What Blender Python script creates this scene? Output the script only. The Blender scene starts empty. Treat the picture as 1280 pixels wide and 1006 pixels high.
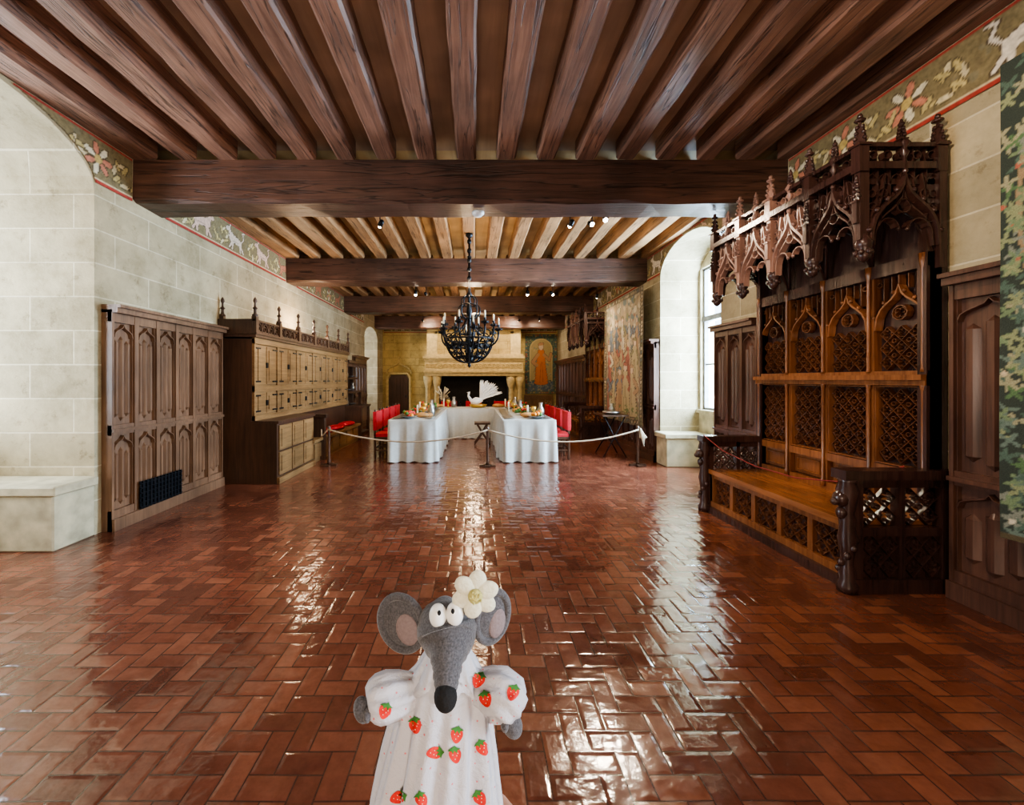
import bpy, bmesh, math, random
import numpy as np
from mathutils import Vector, Matrix
from mathutils.bvhtree import BVHTree
random.seed(7)
PI=math.pi
XL,XR,YB,YF=-3.68,3.4,16.2,-3.0
ZB,ZT=3.88,4.08
try:
    bpy.context.scene.view_settings.look='AgX - Medium High Contrast'
except Exception as e: print(e)

# ------------------------------------------------------------------ materials
class NB:
    def __init__(s,name):
        s.mat=bpy.data.materials.new(name); s.mat.use_nodes=True
        s.nt=s.mat.node_tree; s.p=s.nt.nodes['Principled BSDF']
        s.tc=s.nt.nodes.new('ShaderNodeTexCoord')
    def n(s,t,**k):
        nd=s.nt.nodes.new(t)
        for a,b in k.items(): setattr(nd,a,b)
        return nd
    def l(s,a,b): s.nt.links.new(a,b)
    def setin(s,sock,v):
        if isinstance(v,bpy.types.NodeSocket): s.l(v,sock)
        else: sock.default_value=v
    def m(s,op,a,b=0.0,c=None):
        nd=s.n('ShaderNodeMath',operation=op); s.setin(nd.inputs[0],a); s.setin(nd.inputs[1],b)
        if c is not None: s.setin(nd.inputs[2],c)
        return nd.outputs[0]
    def mix(s,f,a,b,mode='MIX'):
        nd=s.n('ShaderNodeMix',data_type='RGBA',blend_type=mode)
        s.setin(nd.inputs[0],f)
        for i,v in ((6,a),(7,b)):
            if isinstance(v,tuple): v=(v[0],v[1],v[2],1)
            s.setin(nd.inputs[i],v)
        return nd.outputs[2]
    def noise(s,scale=5,detail=4,vec=None,rough=.5,dist=0):
        nd=s.n('ShaderNodeTexNoise'); nd.inputs['Scale'].default_value=scale; nd.inputs['Detail'].default_value=detail
        nd.inputs['Roughness'].default_value=rough; nd.inputs['Distortion'].default_value=dist
        s.l(vec if vec is not None else s.tc.outputs['Object'],nd.inputs['Vector']); return nd
    def mapp(s,sc):
        nd=s.n('ShaderNodeMapping'); nd.inputs['Scale'].default_value=sc; s.l(s.tc.outputs['Object'],nd.inputs['Vector']); return nd.outputs[0]
    def ramp(s,f,stops):
        nd=s.n('ShaderNodeValToRGB'); s.l(f,nd.inputs[0]); e=nd.color_ramp.elements
        while len(e)<len(stops): e.new(.5)
        for i,(p,c) in enumerate(stops):
            e[i].position=p; e[i].color=(c[0],c[1],c[2],1)
        return nd.outputs[0]
    def bump(s,h,st=.3,d=.01):
        nd=s.n('ShaderNodeBump'); nd.inputs['Strength'].default_value=st; nd.inputs['Distance'].default_value=d
        s.l(h,nd.inputs['Height']); s.l(nd.outputs[0],s.p.inputs['Normal'])
    def set(s,col=None,rough=None,metal=None,spec=None):
        if col is not None: s.setin(s.p.inputs['Base Color'],(col[0],col[1],col[2],1) if isinstance(col,tuple) else col)
        if rough is not None: s.setin(s.p.inputs['Roughness'],rough)
        if metal is not None: s.p.inputs['Metallic'].default_value=metal
        if spec is not None: s.p.inputs['Specular IOR Level'].default_value=spec

def wood(name,c1,c2,axis=1,rough=.4,st=.35,k=28,crack=False):
    b=NB(name); sc=[k,k,k]; sc[axis]=k*.06
    v=b.mapp(sc); n1=b.noise(1,6,v,.65,.6); n2=b.noise(1.7,3)
    cc=b.ramp(n1.outputs[0],[(.25,c1),(.75,c2)])
    dk=b.ramp(n2.outputs[0],[(.3,(.6,.6,.6)),(.75,(1.2,1.2,1.2))])
    col=b.mix(1.0,cc,dk,'MULTIPLY'); h=n1.outputs[0]
    if crack:
        sc2=[k*.55]*3; sc2[axis]=k*.022; v2=b.mapp(sc2); n3=b.noise(1,3,v2,.5,.8)
        d=b.m('ABSOLUTE',b.m('SUBTRACT',n3.outputs[0],.5))
        cr=b.ramp(d,[(.0,(.30,.30,.30)),(.008,(.5,.5,.5)),(.022,(1,1,1))])
        col=b.mix(1.0,col,cr,'MULTIPLY'); h=b.m('ADD',h,b.m('MULTIPLY',cr,.8))
    b.set(col,rough); b.bump(h,st,.006); return b.mat
def plain(name,c,rough=.5,metal=0,var=.25,scale=12,bump=.1):
    b=NB(name); n=b.noise(scale,4)
    lo=tuple(x*(1-var) for x in c); hi=tuple(min(1,x*(1+var)) for x in c)
    b.set(b.ramp(n.outputs[0],[(.3,lo),(.7,hi)]),rough,metal)
    if bump: b.bump(n.outputs[0],bump,.004)
    return b.mat
def emis(name,c,s):
    b=NB(name); b.set((0.0,0.0,0.0)); b.p.inputs['Emission Color'].default_value=(*c,1); b.p.inputs['Emission Strength'].default_value=s; return b.mat
def stone(name,c1,c2,mort,bw=.85,rh=.33,ms=.008):
    b=NB(name); sep=b.n('ShaderNodeSeparateXYZ'); b.l(b.tc.outputs['Object'],sep.inputs[0])
    cmb=b.n('ShaderNodeCombineXYZ'); b.l(b.m('ADD',sep.outputs[0],sep.outputs[1]),cmb.inputs[0]); b.l(sep.outputs[2],cmb.inputs[1])
    br=b.n('ShaderNodeTexBrick'); b.l(cmb.outputs[0],br.inputs['Vector'])
    br.inputs['Scale'].default_value=1; br.inputs['Brick Width'].default_value=bw; br.inputs['Row Height'].default_value=rh
    br.inputs['Mortar Size'].default_value=ms; br.inputs['Mortar Smooth'].default_value=.2
    br.inputs['Color1'].default_value=(*c1,1); br.inputs['Color2'].default_value=(*c2,1); br.inputs['Mortar'].default_value=(*mort,1)
    n=b.noise(2.2,9,None,.7); n2=b.noise(40,4); n4=b.noise(7,8,None,.75)
    d=b.ramp(n.outputs[0],[(.3,(.58,.56,.46)),(.5,(.92,.91,.87)),(.68,(1.14,1.12,1.08))])
    d4=b.ramp(n4.outputs[0],[(.30,(.60,.57,.50)),(.44,(1,1,1))])
    b.set(b.mix(1.0,b.mix(1.0,br.outputs[0],d,'MULTIPLY'),d4,'MULTIPLY'),.85)
    h=b.m('ADD',b.m('MULTIPLY',br.outputs['Fac'],-1.0),b.m('ADD',b.m('MULTIPLY',n2.outputs[0],.4),b.m('MULTIPLY',n.outputs[0],.8)))
    b.bump(h,.6,.016); return b.mat

def floor_mat():
    b=NB('terracotta_tiles'); S=.095
    sep=b.n('ShaderNodeSeparateXYZ'); b.l(b.tc.outputs['Object'],sep.inputs[0])
    wob=b.noise(2.5,2); w=b.m('MULTIPLY',b.m('SUBTRACT',wob.outputs[0],.5),.12)
    x=b.m('ADD',b.m('DIVIDE',sep.outputs[0],S),w); y=b.m('ADD',b.m('DIVIDE',sep.outputs[1],S),w)
    ix=b.m('FLOOR',x); iy=b.m('FLOOR',y); fx=b.m('FRACT',x); fy=b.m('FRACT',y)
    k=b.m('FLOORED_MODULO',b.m('SUBTRACT',ix,iy),4.0)
    hor=b.m('LESS_THAN',k,1.5); ver=b.m('SUBTRACT',1.0,hor)
    k1=b.m('COMPARE',k,1.0,.4); k2=b.m('COMPARE',k,2.0,.4)
    u=b.m('ADD',b.m('MULTIPLY',hor,b.m('ADD',fx,k1)),b.m('MULTIPLY',ver,b.m('ADD',fy,k2)))  # 0..2
    v=b.m('ADD',b.m('MULTIPLY',hor,fy),b.m('MULTIPLY',ver,fx))
    tx=b.m('SUBTRACT',ix,k1); ty=b.m('SUBTRACT',iy,k2)
    e=b.m('MINIMUM',b.m('MINIMUM',u,b.m('SUBTRACT',2.0,u)),b.m('MINIMUM',v,b.m('SUBTRACT',1.0,v)))
    ms=b.n('ShaderNodeMapRange'); b.l(e,ms.inputs[0]); ms.inputs[1].default_value=.012; ms.inputs[2].default_value=.06
    cmb=b.n('ShaderNodeCombineXYZ'); b.l(tx,cmb.inputs[0]); b.l(ty,cmb.inputs[1]); b.l(hor,cmb.inputs[2])
    wn=b.n('ShaderNodeTexWhiteNoise'); b.l(cmb.outputs[0],wn.inputs[0])
    tc=b.ramp(wn.outputs[0],[(0,(.120,.042,.027)),(.5,(.170,.060,.037)),(1,(.225,.088,.053))])
    n=b.noise(1.1,5,None,.6); n3=b.noise(14,6,None,.7)
    d=b.ramp(n.outputs[0],[(.3,(.72,.68,.66)),(.7,(1.25,1.15,1.05))])
    d3=b.ramp(n3.outputs[0],[(.25,(.72,.69,.67)),(.7,(1.14,1.14,1.14))])
    c=b.mix(1.0,b.mix(1.0,tc,d,'MULTIPLY'),d3,'MULTIPLY')
    c=b.mix(ms.outputs[0],(.06,.026,.018),c)
    r=b.m('ADD',b.m('MULTIPLY',n3.outputs[0],.17),b.m('ADD',.035,b.m('MULTIPLY',wn.outputs[0],.05)))
    b.set(c,r,spec=1.0)
    sw=b.n('ShaderNodeSeparateXYZ'); b.l(wn.outputs[1],sw.inputs[0])
    tilt=b.m('ADD',b.m('MULTIPLY',b.m('SUBTRACT',sw.outputs[0],.5),b.m('SUBTRACT',b.m('MULTIPLY',u,.5),.5)),b.m('MULTIPLY',b.m('SUBTRACT',sw.outputs[1],.5),b.m('SUBTRACT',v,.5)))
    nb=b.noise(6,4)
    edge=b.n('ShaderNodeMapRange'); edge.interpolation_type='SMOOTHSTEP'; b.l(e,edge.inputs[0]); edge.inputs[1].default_value=.0; edge.inputs[2].default_value=.20
    h=b.m('ADD',b.m('MULTIPLY',edge.outputs[0],.32),b.m('ADD',b.m('MULTIPLY',b.m('MULTIPLY',tilt,edge.outputs[0]),1.5),b.m('MULTIPLY',nb.outputs[0],2.4)))
    b.bump(h,.30,.011)
    return b.mat

def attr_mat(name,rough=.9,weave=True,scale=140):
    b=NB(name); a=b.n('ShaderNodeAttribute',attribute_name='Col')
    n=b.noise(scale,3); d=b.ramp(n.outputs[0],[(.3,(.75,.75,.75)),(.7,(1.15,1.15,1.15))])
    b.set(b.mix(1.0,a.outputs[0],d,'MULTIPLY'),rough)
    if weave: b.bump(n.outputs[0],.4,.004)
    return b.mat

M={}
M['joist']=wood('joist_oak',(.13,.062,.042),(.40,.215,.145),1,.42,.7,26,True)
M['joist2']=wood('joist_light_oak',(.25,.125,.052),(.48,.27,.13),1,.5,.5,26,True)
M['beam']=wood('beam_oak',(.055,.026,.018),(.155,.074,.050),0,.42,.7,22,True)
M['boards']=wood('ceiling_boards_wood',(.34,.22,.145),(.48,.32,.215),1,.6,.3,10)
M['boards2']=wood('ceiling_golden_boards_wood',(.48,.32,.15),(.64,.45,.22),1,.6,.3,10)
M['panelL']=wood('weathered_oak',(.095,.046,.024),(.25,.135,.075),2,.36,.35,30)
M['cab']=wood('cabinet_oak',(.15,.078,.030),(.34,.20,.088),1,.36,.3,30)
M['cabd']=wood('cabinet_dark_oak',(.038,.017,.010),(.11,.052,.028),2,.38,.3,30)
M['panelR']=wood('dark_walnut',(.05,.023,.016),(.155,.070,.045),2,.32,.3,30)
M['stall']=wood('polished_oak',(.12,.042,.017),(.32,.125,.048),2,.22,.3,30)
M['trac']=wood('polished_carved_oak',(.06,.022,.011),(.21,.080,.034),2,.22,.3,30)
M['canl']=wood('pale_carved_oak',(.17,.085,.065),(.38,.215,.165),2,.30,.3,30)  # paler tone for every canopy bay but the nearest
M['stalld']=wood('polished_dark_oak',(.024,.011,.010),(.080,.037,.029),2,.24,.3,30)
M['seat']=wood('seat_oak',(.20,.072,.026),(.40,.16,.058),1,.18,.2,26)
M['stoneW']=stone('limestone_blocks',(.44,.365,.235),(.34,.28,.175),(.56,.48,.34))
M['stoneS']=plain('limestone',(.44,.38,.25),.8,0,.28,6,.35)
M['stoneF']=stone('fireplace_stone',(.58,.45,.20),(.50,.38,.16),(.34,.25,.11),.7,.3)
M['stoneFp']=plain('carved_stone',(.56,.44,.21),.75,0,.2,9,.25)
M['floor']=floor_mat()
M['iron']=plain('black_iron',(.018,.02,.024),.38,.7,.3,20,.1)
M['soot']=plain('soot',(.02,.018,.016),.9)
M['red']=plain('red_velvet',(.42,.010,.018),.8,0,.2,30,.1)
M['cord']=plain('dark_red_cord',(.22,.025,.02),.8,0,.2,60,.2)
M['cloth']=plain('white_linen',(.50,.51,.49),.85,0,.06,20,.15)
M['rope']=plain('hemp_rope',(.42,.33,.23),.85,0,.2,90,.5)
M['wax']=plain('ivory_wax',(.75,.68,.5),.5)
M['pewter']=plain('pewter',(.35,.34,.32),.3,.9,.1)
M['gold']=plain('brass',(.65,.42,.10),.3,.8,.1)
M['green']=plain('leaf_green',(.06,.16,.03),.6)
M['orange']=plain('orange_fruit',(.7,.25,.03),.5)
M['apple']=plain('apple_red',(.5,.03,.02),.4)
M['bread']=plain('bread_crust',(.45,.22,.07),.7)
M['white']=plain('white_feather',(.85,.86,.88),.8,0,.05)
M['winframe']=plain('grey_painted_wood',(.17,.17,.17),.5)
M['lampw']=emis('lamp_glow',(1,.88,.7),60)
M['attr']=attr_mat('woven_wool',.92,True,160)
M['fresco']=attr_mat('painted_plaster',.85,False,30)
M['plug']=plain('white_plastic',(.7,.7,.7),.4)

def glass():
    m=bpy.data.materials.new('window_glass'); m.use_nodes=True; nt=m.node_tree
    nt.nodes.remove(nt.nodes['Principled BSDF']); o=nt.nodes['Material Output']
    t=nt.nodes.new('ShaderNodeBsdfTransparent'); g=nt.nodes.new('ShaderNodeBsdfGlossy'); g.inputs['Roughness'].default_value=.05
    tc=nt.nodes.new('ShaderNodeTexCoord'); nz=nt.nodes.new('ShaderNodeTexNoise'); nz.inputs['Scale'].default_value=4
    nt.links.new(tc.outputs['Object'],nz.inputs['Vector'])
    r=nt.nodes.new('ShaderNodeValToRGB'); r.color_ramp.elements[0].color=(.75,.85,.95,1); r.color_ramp.elements[1].color=(1,1,1,1)
    nt.links.new(nz.outputs[0],r.inputs[0]); nt.links.new(r.outputs[0],t.inputs['Color'])
    x=nt.nodes.new('ShaderNodeMixShader'); x.inputs[0].default_value=.06
    nt.links.new(t.outputs[0],x.inputs[1]); nt.links.new(g.outputs[0],x.inputs[2]); nt.links.new(x.outputs[0],o.inputs[0]); return m
M['glass']=glass()

# ------------------------------------------------------------------ mesh builder
class MB:
    def __init__(s,T=None,mats=()):
        s.v=[];s.f=[];s.mi=[];s.sm=[];s.T=T or (lambda a,b,c:(a,b,c)); s.mats=list(mats); s.mat=0
    def use(s,key):
        if key not in s.mats: s.mats.append(key)
        s.mat=s.mats.index(key); return s
    def add(s,vs,fs,smooth=False):
        o=len(s.v); s.v+=[tuple(s.T(*p)) for p in vs]
        for f in fs:
            s.f.append(tuple(i+o for i in f)); s.mi.append(s.mat); s.sm.append(smooth)
    def box(s,a0,a1,b0,b1,c0,c1):
        s.add([(a,b,c) for c in (c0,c1) for b in (b0,b1) for a in (a0,a1)],
              [(0,1,3,2),(4,6,7,5),(0,4,5,1),(2,3,7,6),(0,2,6,4),(1,5,7,3)])
    def prism(s,poly,w0,w1):
        n=len(poly)
        s.add([(p[0],p[1],w0) for p in poly]+[(p[0],p[1],w1) for p in poly],
              [tuple(range(n))[::-1],tuple(range(n,2*n))]+[(i,(i+1)%n,n+(i+1)%n,n+i) for i in range(n)])
    def rings(s,rings,smooth=True,cap=True,closed=False):
        n=len(rings[0]); vs=[p for r in rings for p in r]; fs=[]
        R=len(rings)
        for k in range(R if closed else R-1):
            a=k*n; b=((k+1)%R)*n
            for i in range(n): fs.append((a+i,a+(i+1)%n,b+(i+1)%n,b+i))
        if cap and not closed: fs.append(tuple(range(n))[::-1]); fs.append(tuple(range((R-1)*n,R*n)))
        s.add(vs,fs,smooth)
    def lathe(s,prof,c,seg=12,ax=2,smooth=True):
        rs=[]
        for r,h in prof:
            ring=[]
            for i in range(seg):
                t=2*PI*i/seg; a=r*math.cos(t); b=r*math.sin(t)
                if ax==2: ring.append((c[0]+a,c[1]+b,c[2]+h))
                elif ax==1: ring.append((c[0]+a,c[1]+h,c[2]+b))
                else: ring.append((c[0]+h,c[1]+a,c[2]+b))
            rs.append(ring)
        s.rings(rs,smooth)
    def tube(s,pts,rad,seg=8,smooth=True,closed=False):
        P=[Vector(p) for p in pts]; n=len(P)
        R=rad if isinstance(rad,(list,tuple)) else [rad]*n
        def tan(i):
            if closed: return (P[(i+1)%n]-P[i-1]).normalized()
            return (P[min(i+1,n-1)]-P[max(i-1,0)]).normalized()
        t=tan(0); up=Vector((0,0,1)) if abs(t.z)<.9 else Vector((1,0,0))
        nn=(up-t*up.dot(t)).normalized(); rs=[]
        for i in range(n):
            t=tan(i); nn=nn-t*nn.dot(t)
            nn=nn.normalized() if nn.length>1e-6 else t.orthogonal().normalized()
            b=t.cross(nn)
            rs.append([tuple(P[i]+(nn*math.cos(2*PI*k/seg)+b*math.sin(2*PI*k/seg))*R[i]) for k in range(seg)])
        s.rings(rs,smooth,True,closed)
    def ell(s,c,r,nu=12,nv=8,rot=None,smooth=True):
        rs=[]
        for j in range(nv+1):
            ph=-PI/2+PI*j/nv; ph=max(-PI/2+.08,min(PI/2-.08,ph)); ring=[]
            for i in range(nu):
                t=2*PI*i/nu; p=Vector((r[0]*math.cos(ph)*math.cos(t),r[1]*math.cos(ph)*math.sin(t),r[2]*math.sin(ph)))
                if rot is not None: p=rot@p
                ring.append((c[0]+p.x,c[1]+p.y,c[2]+p.z))
            rs.append(ring)
        s.rings(rs,smooth)
    def bar(s,pts,wd,w0,w1,closed=False):
        n=len(pts); vs=[]
        for i in range(n):
            if closed: a=pts[i-1]; b=pts[(i+1)%n]
            else: a=pts[max(i-1,0)]; b=pts[min(i+1,n-1)]
            dx=b[0]-a[0]; dy=b[1]-a[1]; L=math.hypot(dx,dy) or 1; nx=-dy/L*wd/2; ny=dx/L*wd/2
            p=pts[i]; vs+=[(p[0]+nx,p[1]+ny,w0),(p[0]+nx*.45,p[1]+ny*.45,w1),(p[0]-nx*.45,p[1]-ny*.45,w1),(p[0]-nx,p[1]-ny,w0)]
        fs=[]
        for i in range(n if closed else n-1):
            a=4*i; b=4*((i+1)%n)
            for k in range(4): fs.append((a+k,a+(k+1)%4,b+(k+1)%4,b+k))
        if not closed: fs+=[(3,2,1,0),(4*n-4,4*n-3,4*n-2,4*n-1)]
        s.add(vs,fs)
    def make(s,name,bevel=0,recalc=True,loc=None):
        me=bpy.data.meshes.new(name); me.from_pydata(s.v,[],s.f)
        for k in s.mats: me.materials.append(M[k])
        me.polygons.foreach_set('material_index',s.mi); me.polygons.foreach_set('use_smooth',s.sm)
        if recalc:
            bm=bmesh.new(); bm.from_mesh(me); bmesh.ops.recalc_face_normals(bm,faces=bm.faces); bm.to_mesh(me); bm.free()
        me.update()
        o=bpy.data.objects.new(name,me); bpy.context.scene.collection.objects.link(o)
        if bevel:
            md=o.modifiers.new('bevel','BEVEL'); md.width=bevel; md.segments=1; md.limit_method='ANGLE'; md.angle_limit=.7
        if loc: o.location=loc
        return o
G=.004   # furniture and panelling stand a hair off the masonry
TLw=lambda u,v,w:(XL+w,u,v)
TRw=lambda u,v,w:(XR-w,u,v)
TL=lambda u,v,w:(XL+G+w,u,v)
TR=lambda u,v,w:(XR-G-w,u,v)
TB=lambda u,v,w:(u,YB-G-w,v)
def circ(cx,cy,r,n=12,a0=0,a1=2*PI,full=True):
    m=n if full else n+1
    return [(cx+r*math.cos(a0+(a1-a0)*i/n),cy+r*math.sin(a0+(a1-a0)*i/n)) for i in range(m)]
def bez(p0,p1,p2,p3,n):
    o=[]
    for i in range(n+1):
        t=i/n; q=1-t
        o.append(tuple(q**3*a+3*q*q*t*b+3*q*t*t*c+t**3*d for a,b,c,d in zip(p0,p1,p2,p3)))
    return o
def ogee(uc,h,v0,H,n=8):
    L=bez((uc-h,v0),(uc-h,v0+.72*H),(uc-.10*h,v0+.5*H),(uc,v0+H),n)
    R=[(2*uc-p[0],p[1]) for p in L[::-1]][1:]
    return L+R
def pointed(uc,h,v0,H,n=6):
    L=bez((uc-h,v0),(uc-h,v0+.6*H),(uc-.5*h,v0+.9*H),(uc,v0+H),n)
    return L+[(2*uc-p[0],p[1]) for p in L[::-1]][1:]

# ------------------------------------------------------------------ painted canvases
class Canvas:
    def __init__(s,w,h,res,bg):
        s.nu=max(2,int(w/res)); s.nv=max(2,int(h/res)); s.w=w;s.h=h
        s.U,s.V=np.meshgrid(np.linspace(0,w,s.nu),np.linspace(0,h,s.nv)); s.C=np.zeros((s.nv,s.nu,3)); s.C[:]=bg
    def win(s,x,y,r):
        i0=int(max(0,(x-r)/s.w*(s.nu-1))); i1=int(min(s.nu,(x+r)/s.w*(s.nu-1)+2))
        j0=int(max(0,(y-r)/s.h*(s.nv-1))); j1=int(min(s.nv,(y+r)/s.h*(s.nv-1)+2)); return slice(j0,max(j0,j1)),slice(i0,max(i0,i1))
    def e(s,x,y,rx,ry,rot,col):
        w=s.win(x,y,max(rx,ry)); du=s.U[w]-x; dv=s.V[w]-y; c,n=math.cos(rot),math.sin(rot)
        a=(du*c+dv*n)/rx; b=(-du*n+dv*c)/ry; s.C[w][a*a+b*b<1]=col
    def r(s,x0,x1,y0,y1,col): s.C[(s.U>=x0)&(s.U<=x1)&(s.V>=y0)&(s.V<=y1)]=col
    def st(s,pts,w,col,w2=None):
        N=len(pts)-1
        for q,(a,b) in enumerate(zip(pts[:-1],pts[1:])):
            ww=w if w2 is None else w+(w2-w)*q/max(1,N)
            L=math.hypot(b[0]-a[0],b[1]-a[1]); n=max(1,int(L/(ww*.7)))
            for i in range(n+1): s.e(a[0]+(b[0]-a[0])*i/n,a[1]+(b[1]-a[1])*i/n,ww,ww,0,col)
    def mesh(s,name,T,u0,v0,mat,ripple=0,w=.0,flip=False,waves=3):
        rp=ripple*np.sin(s.U*2*PI*waves/s.w+.7*np.sin(s.V*2))*(1.1-s.V/s.h)
        nu,nv=s.nu,s.nv
        vs=[tuple(T(u0+a,v0+b,w+c)) for a,b,c in zip(s.U.ravel().tolist(),s.V.ravel().tolist(),rp.ravel().tolist())]
        idx=np.arange(nu*nv).reshape(nv,nu); q=np.stack([idx[:-1,:-1],idx[:-1,1:],idx[1:,1:],idx[1:,:-1]],-1).reshape(-1,4)
        if flip: q=q[:,::-1]
        me=bpy.data.meshes.new(name); me.from_pydata(vs,[],q.tolist()); me.materials.append(M[mat])
        at=me.color_attributes.new('Col','FLOAT_COLOR','POINT')
        col=np.ones((nu*nv,4)); col[:,:3]=s.C.reshape(-1,3); at.data.foreach_set('color',col.ravel())
        me.polygons.foreach_set('use_smooth',[True]*len(me.polygons)); me.update()
        o=bpy.data.objects.new(name,me); bpy.context.scene.collection.objects.link(o); return o

def paint_frieze(L,seed,res=.013):
    rnd=random.Random(seed); c=Canvas(L,.45,res,(.20,.155,.075))
    for i in range(int(L*60)): c.e(rnd.uniform(0,L),rnd.uniform(.03,.45),rnd.uniform(.01,.04),rnd.uniform(.01,.03),rnd.uniform(0,3),rnd.choice([(.23,.18,.09),(.17,.13,.065),(.19,.16,.09)]))
    x=.1;k=0
    while x<L:
        s=1 if k%2 else -1; cx=x+.2; cy=.24
        sp=[(cx+(.19-.028*t)*math.cos(t*1.0+PI*(k%2)),cy+s*(.17-.024*t)*math.sin(t*1.0+PI*(k%2))) for t in [i*.25 for i in range(26)]]
        c.st(sp,.020,(.10,.075,.035)); c.st(sp,.014,(.46,.36,.15))
        for i in range(3,24,3):
            p=sp[i]; a=rnd.uniform(0,3); c.e(p[0],p[1],.064,.028,a,(.10,.075,.035)); c.e(p[0],p[1],.055,.02,a,(.48,.38,.16) if i%2 else (.60,.50,.30))
        kind=rnd.random()
        if kind<.62:
            a=rnd.choice([(.62,.50,.38),(.60,.40,.30),(.66,.58,.46),(.40,.15,.08)]); d=(.07,.045,.025); sgn=rnd.choice([-1,1]); ox=cx+.33
            legs=[(-.13,-.11,.5),(-.08,-.12,-.2),(.09,-.12,.3),(.14,-.10,-.5)]
            for g,col in ((.009,d),(0,a)):
                c.e(ox,cy-.01,.15+g,.055+g,.12*sgn,col); c.e(ox+sgn*.11,cy+.01,.07+g,.065+g,.3,col)
                c.st([(ox+sgn*.13,cy+.03),(ox+sgn*.17,cy+.10)],.032+g,col); c.e(ox+sgn*.20,cy+.12,.055+g,.032+g,-.35*sgn,col)
                c.st([(ox+sgn*.17,cy+.13),(ox+sgn*.14,cy+.18)],.013+g,col)
                for (lx,ly,q) in legs: c.st([(ox+lx*.8,cy-.02),(ox+lx+.03*q,cy-.08),(ox+lx*1.25-.02*q,cy-.155)],.022+g,col,.013+g)
                c.st([(ox-sgn*.14,cy),(ox-sgn*.2,cy+.07),(ox-sgn*.17,cy+.15),(ox-sgn*.22,cy+.17)],.012+g,col)
            c.e(ox+sgn*.2,cy+.13,.007,.007,0,d); c.st([(ox-.08,cy-.04),(ox+.06,cy-.035)],.006,tuple(q*.6 for q in a))
            x+=.78
        else:
            for q in range(7): c.e(cx+.26+.1*math.cos(q*.9),cy+.1*math.sin(q*.9),.064,.036,q*.9,(.09,.06,.03)); c.e(cx+.26+.1*math.cos(q*.9),cy+.1*math.sin(q*.9),.055,.027,q*.9,(.66,.58,.40) if q%2 else (.52,.20,.12))
            c.e(cx+.26,cy,.04,.04,0,(.5,.36,.12)); x+=.54
        k+=1
    c.r(0,L,0,.035,(.32,.04,.025)); c.r(0,L,.035,.048,(.6,.5,.3)); c.r(0,L,.43,.45,(.32,.04,.025)); return c

# ------------------------------------------------------------------ shell
mb=MB(mats=['floor']); mb.box(XL-1.3,XR+1.2,YF,YB+.6,-.12,0); mb.make('floor')

def arch_wall(name,T,th,openings,mat):
    m=MB(T,[mat]); u=YF
    for (a,b,sp,cr) in openings:
        m.box(u,a,0,ZT,-th,0)
        N=14
        f=lambda q:sp+(cr-sp)*math.sqrt(max(0,1-(2*(q-a)/(b-a)-1)**2))
        for i in range(N):
            t0=-math.cos(PI*i/N); t1=-math.cos(PI*(i+1)/N)
            q0=a+(b-a)*(t0+1)/2; q1=a+(b-a)*(t1+1)/2
            m.prism([(q0,f(q0)),(q1,f(q1)),(q1,ZT),(q0,ZT)],-th,0)
        u=b
    m.box(u,YB,0,ZT,-th,0); return m.make(name)
LO=[(1.7,3.88,3.35,3.87),(13.5,15.3,3.0,3.4)]
RO=[(-1.8,.2,3.3,3.78),(5.5,7.28,3.36,3.84)]
arch_wall('wall_left',TLw,1.2,LO,'stoneW')
arch_wall('wall_right',TRw,.7,RO,'stoneW')
m=MB(mats=['stoneF']); m.box(XL-1.3,XR+1.2,YB,YB+.5,0,ZT); m.make('wall_back')
m=MB(mats=['stoneW']); m.box(XL-1.3,XR+1.2,YF-.3,YF,0,ZT); m.make('wall_front')

def window(T,name,u0,u1,th,z0,z1,side):
    m=MB(T,['stoneS']); a0,a1=u0-.05,u1+.05
    m.box(a0,a1,0,z0,-th-.25,-th); m.box(a0,a1,z1,ZT,-th-.25,-th)
    m.box(a0,u0+.06,z0,z1,-th-.25,-th); m.box(u1-.06,a1,z0,z1,-th-.25,-th)
    uc=(u0+u1)/2; zt=z0+(z1-z0)*.64
    m.use('winframe')
    for (p,q) in ((u0+.06,uc),(uc,u1-.06)):
        for (r,s_) in ((z0,zt),(zt,z1)):
            f=.04
            m.box(p,p+f,r,s_,-th-.12,-th-.05); m.box(q-f,q,r,s_,-th-.12,-th-.05)
            m.box(p,q,r,r+f,-th-.12,-th-.05); m.box(p,q,s_-f,s_,-th-.12,-th-.05)
            if s_-r>1.3: z=(r+s_)/2; m.box(p,q,z-.014,z+.014,-th-.10,-th-.07)
            m.use('glass'); m.add([(p,r,-th-.09),(q,r,-th-.09),(q,s_,-th-.09),(p,s_,-th-.09)],[(0,1,2,3)]); m.use('winframe')
    m.box(uc-.04,uc+.04,z0,z1,-th-.15,-th-.03); m.box(u0+.06,u1-.06,zt-.045,zt+.045,-th-.15,-th-.03)
    m.use('stoneS'); m.box(u0,u1,z0-.06,z0,-th-.02,-th+.05)
    m.make(name)
window(TLw,'window_1',1.7,3.88,1.2,.95,3.5,0)
window(TLw,'window_2',13.5,15.3,1.2,.9,3.2,0)
window(TRw,'window_3',5.5,7.28,.70,.97,3.5,0)
window(TRw,'unseen_window_4',-1.8,.2,.70,.97,3.5,0)  # unseen window behind the camera, added to let in more light

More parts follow.
